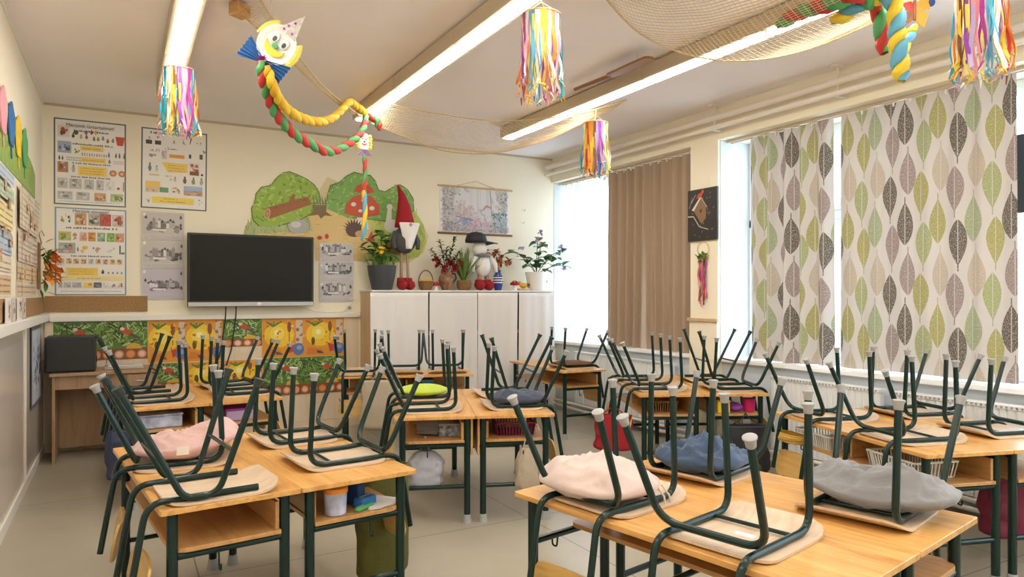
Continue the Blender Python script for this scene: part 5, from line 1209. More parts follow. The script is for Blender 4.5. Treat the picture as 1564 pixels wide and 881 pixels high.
def rail(label, y0, y1):
    t = thing('curtain_rail', label, 'curtain rail', (5.13, (y0 + y1) / 2, ZS), 0)
    L = y1 - y0
    for dx in (-.028, .028): MB().box((dx - .012, -L / 2, -.028), (dx + .012, L / 2, -.004)).build('track', M['lampend'], t, bev=.002, smooth=False)
    MB().box((-.045, -L / 2, -.004), (.045, L / 2, -.0005)).build('mount_strip', M['white'], t, smooth=False)
    return t
rail('double metal curtain rail above the taupe drapes', 5.28, 7.84)
rail('double metal curtain rail above the leaf print drapes', 1.7, 4.88)
def curtain(lab, cat_name, y0, y1, z0, m_, amp, waves, gather, seed, X=5.115, group=None, flare=(0, 0)):
    t = thing(cat_name, lab, 'curtain', (0, 0, 0), 0, group)
    drape(t, 'cloth', y0, y1, z0, 2.932, m_, amp, waves, X, gather, seed, flare)
    n = max(5, int((y0 - y1) / .12)); g_ = MB()
    for k in range(n):
        y = y0 - (y0 - y1) * (k + .5) / n; MB().box((X - .006, y - .006, 2.905), (X + .006, y + .006, 2.937)).build('glider', M['basket'], t, smooth=False)
    return t
curtain('taupe drape hanging farther from the pier', 'window_curtain', 6.80, 6.03, .86, M['taupe'], .05, 5, 1.2, 1, group='taupe drapes', flare=(0, .055))
curtain('taupe drape hanging right beside the pier', 'window_curtain', 6.08, 5.285, .86, M['taupe'], .05, 5, 1.2, 2, group='taupe drapes', flare=(-.04, 0))
curtain('narrower leaf print drape, on the side of the pier', 'window_curtain', 4.63, 3.755, .885, LEAF, .045, 5, 1.12, 3, group='leaf print drapes')
curtain('wide leaf print drape, to the right of the bright gap', 'window_curtain', 3.675, 2.385, .895, LEAF, .016, 6.5, 1.0, 4, group='leaf print drapes')
curtain('sheer white voile between the taupe drape and the back wall', 'sheer_curtain', 7.82, 6.78, .885, SHEER, .03, 9, 1.2, 5, X=5.165)

# ------------------------------------------------------------------ ribbon mobiles
RIB = ['orange', 'gold', 'brown', 'lilac', 'purple', 'purple', 'pink', 'white', 'skyblue', 'skyblue', 'lemon', 'white', 'lemon', 'yellow', 'yellow', 'cream', 'orange', 'pink', 'lilac', 'white', 'teal', 'teal', 'gold', 'cream', 'orange', 'yellow', 'brown', 'lemon', 'purple', 'lilac', 'pink', 'magenta', 'white', 'skyblue', 'teal', 'cream', 'yellow', 'gold', 'redp', 'orange']
def make_mobile():
    t = thing('ribbon_mobile', 'x', 'mobile', (0, 0, 0), 0, 'hanging ribbon mobiles'); r = random.Random(171); RR = .108
    MB().tube([(RR * math.cos(a), RR * math.sin(a), 0) for a in [2 * PI * k / 32 for k in range(33)]], .0045, 6).build('hoop', M['rope'], t)
    for a in (0.4, 2.5, 4.6): MB().tube([(RR * math.cos(a), RR * math.sin(a), .004), (0, 0, .075)], .0022, 5).build('string', M['rope'], t)
    MB().tube([(0, 0, .075), (0, 0, .12)], .0035, 6).build('string', M['rope'], t)
    for k in range(64):
        kc = k * len(RIB) // 64; a = 2 * PI * k / 64 + r.uniform(-.05, .05); l_ = r.uniform(.35, .455); w_ = r.uniform(.011, .021); ph, tw = r.uniform(0, 6), r.uniform(-3, 3); fl = r.uniform(-.01, .03); rr = RR * r.uniform(.9, 1.02)
        c_, s_ = math.cos(a), math.sin(a)
        def f(u, v):
            ang = a + PI / 2 + tw * v * v; q = rr + fl * v * v + .010 * math.sin(v * 9 + ph) * (.3 + v); du = (u - .5) * w_
            lat = .012 * math.sin(v * 8 + ph) * v
            return (q * c_ - lat * s_ + du * math.cos(ang), q * s_ + lat * c_ + du * math.sin(ang), -l_ * v + .012 * (v > .9) * math.sin(ph * 3 + v * 30) * (u - .5))
        m_ = MB().grid(2, 18, f)
        e = (rr + fl) * c_, (rr + fl) * s_, -l_
        m_.tube([e, (e[0] + r.uniform(-.03, .03), e[1] + r.uniform(-.03, .03), -l_ - r.uniform(.01, .045))], [.006, .002], 5)
        m_.build('ribbon', P[RIB[kc]], t, ang=180)
    return t
MOB = make_mobile()
mob_sp = [(.357, 5.42, 3.05, .3, 'ribbon mobile hanging before the poster left of the television'), (2.03, 3.30, 3.02, 2.2, 'ribbon mobile under the middle tube light row, against bare ceiling'), (3.635, 5.0, 2.98, 3.6, 'ribbon mobile hanging before the taupe drapes'), (3.64, 1.86, 2.985, 5.0, 'ribbon mobile hanging before the wide leaf print drape')]
for k, (x_, y_, z_, a_, lab) in enumerate(mob_sp):
    o = MOB if k == 0 else copy_tree(MOB); o.location = (x_, y_, z_); o.rotation_euler.z = a_; o['label'] = lab

# ------------------------------------------------------------------ twisted paper garlands
def resample(pts, step):
    pts = [Vector(p) for p in pts]; dense = []
    for i in range(len(pts) - 1):
        p0, p1, p2, p3 = pts[max(i - 1, 0)], pts[i], pts[i + 1], pts[min(i + 2, len(pts) - 1)]
        for k in range(12):
            t_ = k / 12; dense.append(.5 * ((2 * p1) + (p2 - p0) * t_ + (2 * p0 - 5 * p1 + 4 * p2 - p3) * t_ * t_ + (3 * p1 - p0 - 3 * p2 + p3) * t_ ** 3))
    dense.append(pts[-1]); out = [dense[0]]; acc = 0
    for a, b_ in zip(dense, dense[1:]):
        acc += (b_ - a).length
        if acc >= step: out.append(b_); acc = 0
    return out
def twisted(parent, name, pts, cols, w_=.034, seg=.055):
    """two paper strips wound round each other like a rope"""
    ps = resample(pts, .008); per = 2 * seg / .008; n = 6
    N = None; fr_ = []
    for i in range(len(ps)):
        T = (ps[min(i + 1, len(ps) - 1)] - ps[max(i - 1, 0)]).normalized()
        N = T.orthogonal().normalized() if N is None else (N - T * N.dot(T)).normalized()
        fr_.append((N.copy(), T.cross(N)))
    for q in range(2):
        m_ = MB(); vs = []
        for i, (N_, B_) in enumerate(fr_):
            e = min(1, .5 + i / 8, .5 + (len(ps) - 1 - i) / 8)
            for k in range(n + 1):
                ph = k / n; a = 2 * PI * (q * .5 + ph * .5 + i / per); rr = w_ * e * (.76 + .28 * math.sin(PI * ph))
                vs.append(ps[i] + N_ * rr * math.cos(a) + B_ * rr * math.sin(a) * .8)
        m_.add(vs, [(i * (n + 1) + k, i * (n + 1) + k + 1, (i + 1) * (n + 1) + k + 1, (i + 1) * (n + 1) + k) for i in range(len(ps) - 1) for k in range(n)])
        m_.build(name, P[cols[q]], parent, ang=180, solid=.002)
cl = Vector((.80, 4.26, 2.945))
t = thing('clown_garland', 'paper clown face with yellow hair, cone hat and blue bow tie, trailing twisted paper chains', 'garland', cl)
# face plate faces the camera side of the room
fx = Vector((.669, -.374, -.643)).normalized(); fn = Vector((-.18, -.93, -.32)); fn = (fn - fx * fn.dot(fx)).normalized(); fz = fn.cross(fx) * -1
fz = fx.cross(fn) * -1 if fx.cross(fn).z < 0 else fx.cross(fn)
FM = Matrix((fx, -fn, fz)).transposed()  # local x right, -y toward viewer, z up
def F(x, y, z): return FM @ Vector((x, y, z))
def fdisc(x0, z0, rx, rz, y0, y1, n=24, rot=0):
    return [F(x0 + rx * math.cos(a) * math.cos(rot) - rz * math.sin(a) * math.sin(rot), y, z0 + rx * math.cos(a) * math.sin(rot) + rz * math.sin(a) * math.cos(rot)) for y in (y0, y1) for a in [2 * PI * k / n for k in range(n)]]
def disc(name, m_, par, x0, z0, rx, rz, y0, y1, rot=0, n=24):
    return MB().add(fdisc(x0, z0, rx, rz, y0, y1, n, rot), [tuple(range(n)), tuple(range(n, 2 * n))[::-1]] + [(k, n + k, n + (k + 1) % n, (k + 1) % n) for k in range(n)]).build(name, m_, par, smooth=False)
pl = MB(); prof = [(.0, .012), (.085, .012), (.095, .004), (.118, -.006), (.12, -.004)]
n = 32; vs = [F(q * math.cos(2 * PI * k / n), y_, q * math.sin(2 * PI * k / n)) for q, y_ in [(max(q, .001), y_) for q, y_ in prof] for k in range(n)]
pl.add(vs, [(i * n + k, i * n + (k + 1) % n, (i + 1) * n + (k + 1) % n, (i + 1) * n + k) for i in range(4) for k in range(n)]); face = pl.build('face_plate', P['white'], t, solid=.002)
for a0 in (R(150), R(4)):
    m_ = MB(); r = random.Random(int(a0 * 10))
    for k in range(11):
        a = a0 + (k - 5) * .095; p0 = F(.112 * math.cos(a), .012, .112 * math.sin(a))
        m_.tube([p0, p0 + F(.02 * math.cos(a), -.012, .02 * math.sin(a)), p0 + F(.034 * math.cos(a + .5), .004, .034 * math.sin(a + .5))], [.013, .014, .009], 7)
    m_.build('yellow_hair', P['lemon'], t, ang=180)
ha = MB(); tip = (.075, .22)
ha.add([F(-.05, -.006, .09), F(.015, -.04, .085), F(.075, -.006, .08), F(.015, .02, .09), F(.03, -.006, .235)], [(0, 1, 4), (1, 2, 4), (2, 3, 4), (3, 0, 4)]); hat = ha.build('cone_hat', mat('hat_paper', (.74, .70, .66), .5, var=.2, vscale=60), t, smooth=False)
for x_, z_ in ((-.01, .10), (.0, .13), (.045, .105), (.02, .165)): disc('hat_dot', P['purple'], hat, x_, z_, .007, .007, -.034 + .12 * (z_ - .088), -.030 + .12 * (z_ - .088), n=10)
for s_ in (-1, 1):
    e = disc('eye', P['white'], face, s_ * .034, .03, .024, .03, -.003, .004); disc('pupil', M['black'], e, s_ * .034 + .004, .022, .012, .017, -.006, -.003)
disc('nose', P['greenp'], face, 0, -.012, .017, .014, -.016, .004)
mo = MB(); mp_ = []
for k in range(15): a = PI + PI * k / 14; mp_.append((.068 * math.cos(a), -.012 + .06 * math.sin(a)))
for k in range(15): a = 2 * PI - PI * k / 14; mp_.append((.066 * math.cos(a), -.004 + .026 * math.sin(a)))
N_ = len(mp_); mo.add([F(x_, y_, z_) for y_ in (-.004, .004) for x_, z_ in mp_], [tuple(range(N_)), tuple(range(N_, 2 * N_))[::-1]] + [(k, N_ + k, N_ + (k + 1) % N_, (k + 1) % N_) for k in range(N_)]); mo.build('mouth', P['yellow'], face, smooth=False)
for s_ in (-1, 1):   # pleated bow tie wings
    m_ = MB(); k_ = 13; cx, cz = .0, -.125
    inner = [F(cx + s_ * .012, -.012 + .008 * (q % 2), cz + (q / (k_ - 1) - .5) * .03) for q in range(k_)]
    outer = [F(cx + s_ * .15, -.012 + .016 * (q % 2), cz + (q / (k_ - 1) - .5) * .15) for q in range(k_)]
    m_.add(inner + outer, [(q, q + 1, k_ + q + 1, k_ + q) for q in range(k_ - 1)]); m_.build('bow_wing', P['midblue'], t, smooth=False, solid=.001)
m_ = MB(); r = random.Random(3)
for k in range(40):
    d = F(r.gauss(0, 1), r.gauss(0, 1), r.gauss(0, 1)).normalized(); leaf_blade(m_, F(.0, -.02, -.125), d, .04, .014)
m_.build('bow_pompom', P['magenta'], t, ang=180)
def rel(pts, o): return [tuple(Vector(p) - Vector(o)) for p in pts]
redgreen = [(0.71, 4.243, 2.835), (0.729, 4.289, 2.744), (0.784, 4.431, 2.68), (0.851, 4.565, 2.623), (0.949, 4.739, 2.589), (1.061, 4.906, 2.566), (1.187, 5.064, 2.555), (1.358, 5.313, 2.565), (1.508, 5.515, 2.631), (1.661, 5.716, 2.738), (1.787, 5.875, 2.848), (1.887, 6.048, 2.987), (1.94, 6.171, 3.09), (2.026, 6.142, 3.06), (2.051, 6.128, 2.964)]
yellow = [(0.74, 4.226, 2.805), (0.776, 4.263, 2.706), (0.856, 4.448, 2.666), (0.958, 4.62, 2.649), (1.089, 4.833, 2.67), (1.236, 5.037, 2.714), (1.397, 5.291, 2.812), (1.553, 5.547, 2.966), (1.666, 5.771, 3.09), (1.78, 5.981, 3.13), (1.88, 6.097, 3.12), (1.95, 6.177, 3.10)]
twisted(t, 'paper_strip', rel(redgreen, cl), ('redp', 'greenp'), .037, .056)
twisted(t, 'paper_strip', rel(yellow, cl), ('yellow', 'orangey'), .034, .045)
MB().tube([(0, 0.02, .1), (-.02, .12, .335)], .002, 5).build('string', M['rope'], t)
# little clown with a long twisted tail
o_ = Vector((1.975, 6.345, 2.90))
t = thing('clown_garland', 'small paper clown with yellow hair and long multicoloured twisted tail', 'garland', o_)
MB().prism([(-.042, -.07), (.042, -.07), (.05, .0), (.028, .075), (-.028, .075), (-.05, 0)], -.006, .004, fn=lambda x, y, z: (x, z, y)).build('face', P['white'], t, smooth=False)
for s_ in (-1, 1):
    m_ = MB()
    for k in range(5): m_.ball((s_ * (.055 + .006 * (k % 2)), 0, .05 - .026 * k), .02, nu=10, nv=6)
    m_.build('yellow_hair', P['lemon'], t)
    MB().ball((s_ * .016, -.008, .025), .006, nu=8, nv=5).build('eye', M['black'], t)
MB().ball((0, -.01, -.002), .009, nu=8, nv=6).build('nose', P['redp'], t); MB().tube([(-.02, -.008, -.02), (0, -.009, -.032), (.02, -.008, -.02)], .005, 6).build('mouth', P['redp'], t)
m_ = MB(); k_ = 15
m_.add([(.1 * (q / (k_ - 1) - .5) * .5, -.006 + .01 * (q % 2), -.075) for q in range(k_)] + [(.14 * (q / (k_ - 1) - .5), -.01 + .02 * (q % 2), -.13) for q in range(k_)], [(q, q + 1, k_ + q + 1, k_ + q) for q in range(k_ - 1)]); m_.build('pleated_collar', P['lilac'], t, smooth=False, solid=.001)
twisted(t, 'paper_strip', [(0, .0, -.12), (.01, 0, -.3), (-.01, 0, -.5)], ('redp', 'greenp'), .026, .045)
twisted(t, 'paper_strip', [(-.008, .0, -.42), (.008, 0, -.65), (-.012, 0, -.92)], ('skyblue', 'yellow'), .028, .05)
MB().tube([(0, 0, .07), (.03, .05, .27)], .002, 5).build('string', M['rope'], t)
# bundle of paper chains by the window row
o_ = Vector((3.35, 2.2, 3.05)); SC = 1.13; cam_p = Vector((0, 0, 1.48))
t = thing('paper_chain_bundle', 'bundle of twisted red green and blue yellow paper chains in the net', 'garland', o_)
def far(pts): return [tuple(cam_p + (Vector(p) - cam_p) * SC - o_) for p in pts]
twisted(t, 'paper_strip', far([(2.949, 2.476, 2.866), (2.944, 2.364, 2.88), (2.943, 2.25, 2.872), (2.937, 2.139, 2.852), (2.95, 2.038, 2.86), (3.025, 2.032, 2.847), (3.112, 2.041, 2.825), (3.128, 2.032, 2.744), (3.17, 2.054, 2.685), (3.18, 2.048, 2.623)]), ('redp', 'greenp'), .05, .065)
twisted(t, 'paper_strip', far([(3.012, 2.211, 2.808), (3.023, 2.148, 2.82), (3.031, 2.086, 2.843), (3.052, 2.018, 2.855), (3.065, 1.953, 2.838), (3.091, 1.938, 2.781), (3.096, 1.935, 2.706), (3.101, 1.933, 2.616), (3.109, 1.928, 2.542), (3.112, 1.927, 2.45)]), ('skyblue', 'yellow'), .05, .055)
twisted(t, 'paper_strip', far([(3.36, 2.01, 2.783), (3.32, 2.018, 2.719), (3.29, 2.024, 2.656), (3.25, 2.0, 2.56), (3.20, 1.97, 2.48)]), ('skyblue', 'yellow'), .036, .05)
t = thing('paper_butterfly', 'orange and brown paper butterfly hanging among the paper chains', 'paper butterfly', tuple(cam_p + (Vector((3.40, 2.039, 2.87)) - cam_p) * SC))
for s_ in (-1, 1):
    MB().add([(0, 0, .04), (s_ * .09, -.03 * s_, .10), (s_ * .10, -.03 * s_, .02), (0, 0, -.01)], [(0, 1, 2, 3)]).build('upper_wing', P['orange'] if s_ > 0 else P['redp'], t, solid=.003, smooth=False)
    MB().add([(0, 0, -.005), (s_ * .085, -.03 * s_, .0), (s_ * .06, -.02 * s_, -.09), (s_ * .01, 0, -.05)], [(0, 1, 2, 3)]).build('lower_wing', P['brown'] if s_ < 0 else P['orange'], t, solid=.003, smooth=False)
MB().tube([(0, -.004, -.05), (0, -.004, .06)], .008, 8).build('body', P['brown'], t)
MB().ball((.11, -.03, .06), .022, nu=10, nv=6).build('blue_tassel', P['darkblue'], t)
MB().tube([(0, 0, .06), (.02, .02, .2)], .002, 5).build('string', M['rope'], t)

# ------------------------------------------------------------------ fishing net, oar, block
def curve_at(pts, u):
    pts = [Vector(p) for p in pts]; q = u * (len(pts) - 1); i = min(int(q), len(pts) - 2); t_ = q - i
    p0, p1, p2, p3 = pts[max(i - 1, 0)], pts[i], pts[i + 1], pts[min(i + 2, len(pts) - 1)]
    return .5 * ((2 * p1) + (p2 - p0) * t_ + (2 * p0 - 5 * p1 + 4 * p2 - p3) * t_ * t_ + (3 * p1 - p0 - 3 * p2 + p3) * t_ ** 3)
def net(lab, A, B, nu, nv, sag, parts=None):
    t = thing('fishing_net', lab, 'net', tuple(A[0]), 0, 'fishing net under the ceiling'); o = Vector(A[0])
    def P_(u, v):
        u = min(max(u, 0), 1); v = min(max(v, 0), 1)
        p = curve_at(A, u) * (1 - v) + curve_at(B, u) * v; p.z -= sag * math.sin(PI * v) * (.4 + .6 * math.sin(PI * u)); p.z += .012 * noise.noise(Vector((u * 9, v * 6, nu))); p.z = min(p.z, ZC - .01)
        return p - o
    m_ = MB(); vs = {}; V = []; Fc = []
    def vid(i, j):
        if (i, j) not in vs: vs[(i, j)] = len(V); V.append(P_(i / (2 * nu), j / (2 * nv)))
        return vs[(i, j)]
    for i in range(2 * nu + 1):
        for j in range(2 * nv + 1):
            if (i + j) % 2 == 1 and 0 < i < 2 * nu and 0 < j < 2 * nv: Fc.append((vid(i - 1, j), vid(i, j - 1), vid(i + 1, j), vid(i, j + 1)))
    m_.add(V, Fc); m_.build('mesh', M['netting'], t, smooth=False, wire=.0042)
    for crv in (A, B): MB().tube([curve_at(crv, k / 24) - o + Vector((0, 0, -.0)) for k in range(25)], .006, 6).build('edge_rope', M['rope'], t)
    return t
net('fishing net swag draped between the far ends of two tube lights', [(1.95, 5.85, 3.15), (2.5, 5.9, 3.13), (3.1, 5.75, 3.10), (3.6, 5.3, 3.12), (3.9, 4.9, 3.2)], [(2.05, 6.35, 3.08), (2.40, 6.42, 3.0), (2.75, 6.35, 2.90), (3.15, 6.15, 2.87), (3.55, 5.85, 2.96), (4.0, 5.55, 3.18)], 46, 18, .03)
net('fishing net draped over the window side tube lights near the viewer', [(2.18, 2.4, 3.18), (2.5, 2.1, 3.1), (2.9, 1.8, 3.06), (3.4, 1.6, 3.08)], [(2.32, 3.18, 3.19), (2.80, 3.40, 3.1), (3.25, 3.42, 3.04), (3.6, 3.27, 3.02), (3.82, 2.95, 3.04), (3.95, 2.5, 3.12)], 44, 30, .04)
net('narrow twisted fishing net strip behind the clown face', [(.60, 4.60, 3.262), (.85, 4.85, 3.18), (1.25, 5.35, 3.10), (1.62, 5.9, 3.10), (1.94, 6.45, 3.16)], [(.73, 4.40, 3.25), (.95, 4.75, 3.16), (1.30, 5.28, 3.07), (1.68, 5.85, 3.07), (1.955, 6.35, 3.13)], 60, 5, .03)
t = thing('wooden_oar', 'brown wooden oar hanging under the ceiling beside the window side tube lights', 'oar', (3.36, 4.2, 3.2))
MB().prism(rrect(-.05, -.26, .05, .24, .045), -.009, .009).build('blade', M['oar'], t, bev=.003)
MB().tube([(0, .235, 0), (0.02, .75, .03)], [.018, .014], 10).build('shaft', M['oar'], t)
MB().tube([(0, -.1, .009), (0, -.1, .079)], .002, 5).build('cord', M['rope'], t)
tag(MB().box((-.05, -.04, -.035), (.05, .04, .045)).build('wooden_block', M['shelf'], loc=(.64, 4.58, 3.225), rot=(0, 0, .6), bev=.004, smooth=False), 'brown wooden block at the ceiling end of the net strip', 'block')

# ------------------------------------------------------------------ bags
def bag(name, lab, m_, loc, w_, h_, d_, rz=0, seed=0, gather=.25, flat=False, cord=True, cat='bag'):
    t = thing(name, lab, cat, loc, rz)
    def f(u, v):
        a = 2 * PI * u; zz = -h_ * v
        wv = (gather + (1 - gather) * min(1, (v / .3)) ** .6) if not flat else 1.0
        dv = (gather * .8 + (1 - gather * .8) * math.sin(min(1, v * 1.02) * PI * .58 + .15)) * (1 if v < .93 else math.sqrt(max(0.02, 1 - ((v - .93) / .072) ** 2)))
        wv *= 1 if v < .9 else math.sqrt(max(.35, 1 - ((v - .9) / .12) ** 2))
        c_, s_ = math.cos(a), math.sin(a); k = 1 + .16 * noise.noise(Vector((c_ * 1.6 + seed, s_ * 1.6, v * 5))) + (.10 * math.sin(a * 11 + seed) * (1 - v) ** 2 if not flat else 0)
        return (math.copysign(abs(c_) ** .7, c_) * w_ / 2 * wv * k, math.copysign(abs(s_) ** .8, s_) * d_ / 2 * dv * k, zz)
    MB().grid(48, 26, f, close_u=True).build('pouch', m_, t, ang=180, solid=.003)
    if cord:
        MB().tube(fillet([(-w_ * gather * .4, 0, .0), (-.012, 0, .06), (.0, 0, .1), (.012, 0, .06), (w_ * gather * .4, 0, .0)], .02), .005, 6).build('drawcord', m_, t)
    return t
a = R(7)
x, y = gp('FL', 1.09, .45); bag('gym_bag', 'khaki canvas bag hanging under the front left desks', M['khaki'], (x, y, .62), .27, .56, .12, a, 1, .75, flat=True)
x, y = gp('MID', .20, .16); bag('gym_bag', 'pale grey drawstring bag under the middle desks', M['greybag'], (x, y, .455), .23, .23, .16, R(-22), 2, .3)
x, y = gp('MID', .30, .30); bag('school_bag', 'dark grey fabric bag stowed on the shelf of the middle desks', M['greyc'], (x, y, .645), .30, .10, .22, R(-22), 9, .9, flat=True, cord=False)
x, y = gp('MID', .86, .03); bag('gym_bag', 'slim beige drawstring bag hung beside the middle desks', M['beigebag'], (x, y, .48), .15, .27, .09, R(-22), 3, .4)
x, y = gp('WIN', .86, .30); bag('school_bag', 'big maroon bag hanging from the window desks, lower right', M['maroon'], (x, y, .505), .42, .36, .18, R(-17), 4, .9, flat=True, cord=False)
x, y = gp('CR', .80, -.11); bag('school_bag', 'black bag hanging below the desk with the hot pink cup', M['blacknylon'], (x, y, .48), .34, .38, .16, R(-26), 5, .8, flat=True)
x, y = gp('CR', -.16, .22); bag('gym_bag', 'red felt bag hanging beside the desk before the pier', M['red'], (x, y, .51), .30, .29, .12, R(-40), 6, .8, flat=True)
x, y = gp('TV', -.04, .10); bag('school_bag', 'navy school bag hanging from the desks below the television', M['navynylon'], (x, y, .55), .17, .34, .12, R(4), 7, .7)
x, y = gp('CUP', .40, -.16); bag('tote_bag', 'large beige canvas bag hung on the chair before the cupboard', M['beigebag'], (x, y, .68), .34, .46, .10, R(-19), 8, .6, flat=True)
x, y = gp('WIN', -.01, 1.08); bag('gym_bag', 'yellow cloth bag at the far end of the window desks', P['ochre2'], (x, y, .60), .22, .055, .12, R(-17 + 90), 10, .9, flat=True, cord=False)
tag(MB().ball((0, 0, .1), .1, .1, .1, 22, 14, nz=.12).build('plush_ball', M['pinkc'], loc=(4.74, 7.60, .0), ang=180), 'pink plush ball on the floor beside the white cupboard', 'ball')
t = MB().tube(fillet([(4.82, 7.72, .0), (4.81, 7.78, .75), (4.81, 7.8, 1.1)], .1), .012, 8)
tag(t.build('black_cable', M['black']), 'black cable hanging beside the cupboard in the far corner', 'cable')

# ------------------------------------------------------------------ things on the desk shelves
SZ = .539
def at(g, u, v): x, y = gp(g, u, v); return (x, y, SZ), R(G[g][1])
l, a = at('FL', .70, .10); t = thing('plastic_tub', 'clear plastic tub with orange lid on the front left desk shelf', 'tub', l, a)
MB().lathe([(.04, 0), (.046, .005), (.05, .095), (.046, .095), (.0, .09)], 22).build('tub', M['clearblue'], t); MB().lathe([(.053, .0955), (.053, .116), (.04, .12), (0, .12)], 22).build('orange_lid', P['orange'], t)
for (u_, v_, w_, d_, h_, c, lab) in ((.80, .24, .05, .2, .10, 'darkblue', 'dark blue pencil case standing on the front left desk shelf'), (.85, .13, .10, .06, .045, 'blueplastic', 'blue wet wipe pack on the front left desk shelf'), (.83, .09, .12, .03, .02, 'greenp', 'green ruler case in front of the blue wet wipe pack')):
    l, a = at('FL', u_, v_); t = thing('pencil_case', lab, 'pencil case', l, a + .5)
    MB().box((-w_ / 2, -d_ / 2, 0), (w_ / 2, d_ / 2, h_)).build('case', P[c], t, bev=.01)
    MB().tube([(-w_ / 2 + .01, 0, h_ + .002), (w_ / 2 - .01, 0, h_ + .002)], .003, 6).build('zipper', M['silver'], t)
l, a = at('FL', .91, .14); t = thing('paper_stack', 'loose white papers on the front left desk shelf', 'papers', l, a + .2)
for k in range(4): MB().box((-.08, -.07, .002 * k), (.09, .07, .002 * k + .0015), rot=Matrix.Rotation(.12 * k, 3, 'Z')).build('sheet', P['white'], t, smooth=False)
def wire_basket(g, u_, v_, lab, m_=M['basket'], L=.34, W=.26, H=.085):
    l, a = at(g, u_, v_); t = thing('storage_basket', lab, 'basket', l, a, 'storage baskets on desk shelves')
    MB().box((-W / 2 + .015, -L / 2 + .015, 0), (W / 2 - .015, L / 2 - .015, .006)).build('bottom', m_, t, smooth=False)
    rim = MB(); rim.tube([(x_ * W / 2, y_ * L / 2, H) for x_, y_ in ((-1, -1), (1, -1), (1, 1), (-1, 1), (-1, -1))], .006, 6); rim.build('rim', m_, t)
    bars = MB()
    def side(p, q, n):
        for k in range(n + 1):
            c_ = Vector(p).lerp(Vector(q), k / n); b_ = c_.copy(); b_.x *= .9; b_.y *= .92; bars.tube([(b_.x, b_.y, .003), (c_.x, c_.y, H)], .0038, 5)
    side((-W / 2, -L / 2, 0), (W / 2, -L / 2, 0), 12); side((-W / 2, L / 2, 0), (W / 2, L / 2, 0), 12); side((-W / 2, -L / 2, 0), (-W / 2, L / 2, 0), 17); side((W / 2, -L / 2, 0), (W / 2, L / 2, 0), 17)
    o = bars.build('slat_sides', m_, t); return t
wire_basket('WIN', .18, .30, 'white slatted basket on the window desk shelf, nearer one')
wire_basket('WIN', .18, .95, 'white slatted basket on the window desk shelf, farther one')
wire_basket('CR', .22, .27, 'brown basket on the desk shelf above the red bag', M['wicker'], .30, .24)
wire_basket('MID', .80, .27, 'maroon basket on the shelf under the small navy cushion', M['maroon'], .30, .26)
l, a = at('TV', .22, .28); t = thing('storage_box', 'clear bluish storage box on the desk shelf below the television', 'box', l, a)
MB().box((-.15, -.2, 0), (.13, .2, .085)).build('box_body', M['clearblue'], t, bev=.01); MB().box((-.155, -.205, .0855), (.135, .205, .098)).build('lid', M['clearblue'], t, bev=.004)
l, a = at('TV', .75, .2); t = thing('storage_box', 'small lilac box on the right desk shelf below the television', 'box', l, a)
MB().box((-.1, -.1, 0), (.1, .12, .075)).build('box_body', P['lilac'], t, bev=.008); MB().box((-.105, -.105, .0755), (.105, .125, .09)).build('lid', P['magenta'], t, bev=.004)
l, a = at('MID', .36, .22); t = thing('storage_box', 'small patterned grey box on the shelf under the lime cushion', 'box', l, a)
MB().box((-.07, -.05, 0), (.07, .05, .07)).build('box_body', mat('patterned_card', (.3, .33, .38), .6, var=.9, vscale=38), t, bev=.003); MB().box((-.072, -.052, .0705), (.072, .052, .085)).build('lid', M['greybag'], t, bev=.003)
l, a = at('CR', .93, .15); t = thing('plastic_cup', 'hot pink plastic cup on the desk shelf before the pier', 'cup', l, a)
MB().lathe([(.038, 0), (.042, .004), (.053, .105), (.049, .105), (.038, .008), (0, .007)], 22).build('cup', P['hotpink'], t)
l, a = at('CR', .70, .14); t = thing('storage_box', 'yellow card box on the shelf beside the hot pink cup', 'box', l, a)
MB().box((-.05, -.06, 0), (.05, .06, .09)).build('box_body', P['yellow'], t, bev=.003); MB().box((-.052, -.062, .0905), (.052, .062, .1)).build('lid', P['gold'], t, bev=.002)
l, a = at('CR', .82, .17); t = thing('pencil_case', 'purple pencil case between the yellow box and the pink cup', 'pencil case', l, a)
MB().ball((0, 0, .035), .06, .09, .035, nz=.1).build('case', P['purple'], t, ang=180); MB().tube([(0, -.07, .068), (0, .07, .068)], .003, 6).build('zipper', M['silver'], t)
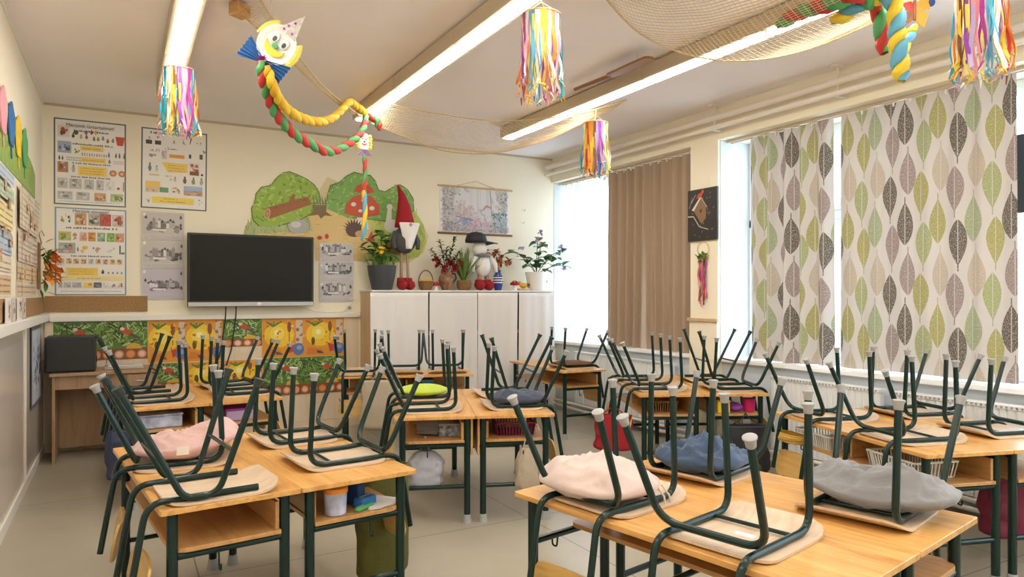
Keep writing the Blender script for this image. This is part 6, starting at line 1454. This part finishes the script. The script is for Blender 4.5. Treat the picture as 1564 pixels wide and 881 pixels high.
x, y = gp('CUP', .86, .24); t = thing('storage_box', 'blue plastic box on the shelf of the cupboard desk', 'box', (x, y, SZ), R(-19))
MB().box((-.06, -.12, 0), (.06, .1, .09)).build('box_body', P['blueplastic'], t, bev=.006); MB().box((-.063, -.123, .0905), (.063, .103, .1)).build('lid', P['skyblue'], t, bev=.004)
l, a = at('FR', .37, .30); t = thing('storage_box', 'dull maroon box on the shelf under the foreground chair', 'box', l, a)
MB().box((-.12, -.13, 0), (.1, .13, .085)).build('box_body', M['maroon'], t, bev=.008); MB().box((-.123, -.133, .0855), (.103, .133, .098)).build('lid', M['maroon'], t, bev=.004)

# ------------------------------------------------------------------ camera, light, view
cam_d = bpy.data.cameras.new('camera'); cam = bpy.data.objects.new('camera', cam_d); C.objects.link(cam)
cam.location = (0, 0, 1.48); cam.rotation_euler = (PI / 2, 0, R(-29.2))
cam_d.sensor_width = 36; cam_d.lens = 1070 / 1564 * 36; cam_d.shift_y = 9.5 / 1564; cam_d.clip_start = .05
sc.camera = cam
w = bpy.data.worlds.new('daylight_sky'); sc.world = w; w.use_nodes = True
bg = w.node_tree.nodes['Background']; bg.inputs[0].default_value = (0.66, 0.83, 1.0, 1); bg.inputs[1].default_value = 3.0
for i, (y0, y1) in enumerate(NICHES):
    ld = bpy.data.lights.new('window_portal', 'AREA'); ld.shape = 'RECTANGLE'; ld.size = y1 - y0; ld.size_y = ZS - .88
    ld.cycles.is_portal = True
    lo = bpy.data.objects.new('window_portal', ld); C.objects.link(lo); lo.location = (XG + .12, (y0 + y1) / 2, (ZS + .88) / 2); lo.rotation_euler = (0, PI / 2, 0)
    lo.rotation_euler = (PI / 2, 0, PI / 2)
sc.view_settings.view_transform = 'Standard'; sc.view_settings.look = 'None'; sc.view_settings.gamma = 1.0
sc.view_settings.use_curve_mapping = False; sc.view_settings.exposure = 1.2
sc.cycles.use_denoising = True
sc.cycles.max_bounces = 10; sc.cycles.diffuse_bounces = 5; sc.cycles.transparent_max_bounces = 12
sc.cycles.sample_clamp_indirect = 6.0
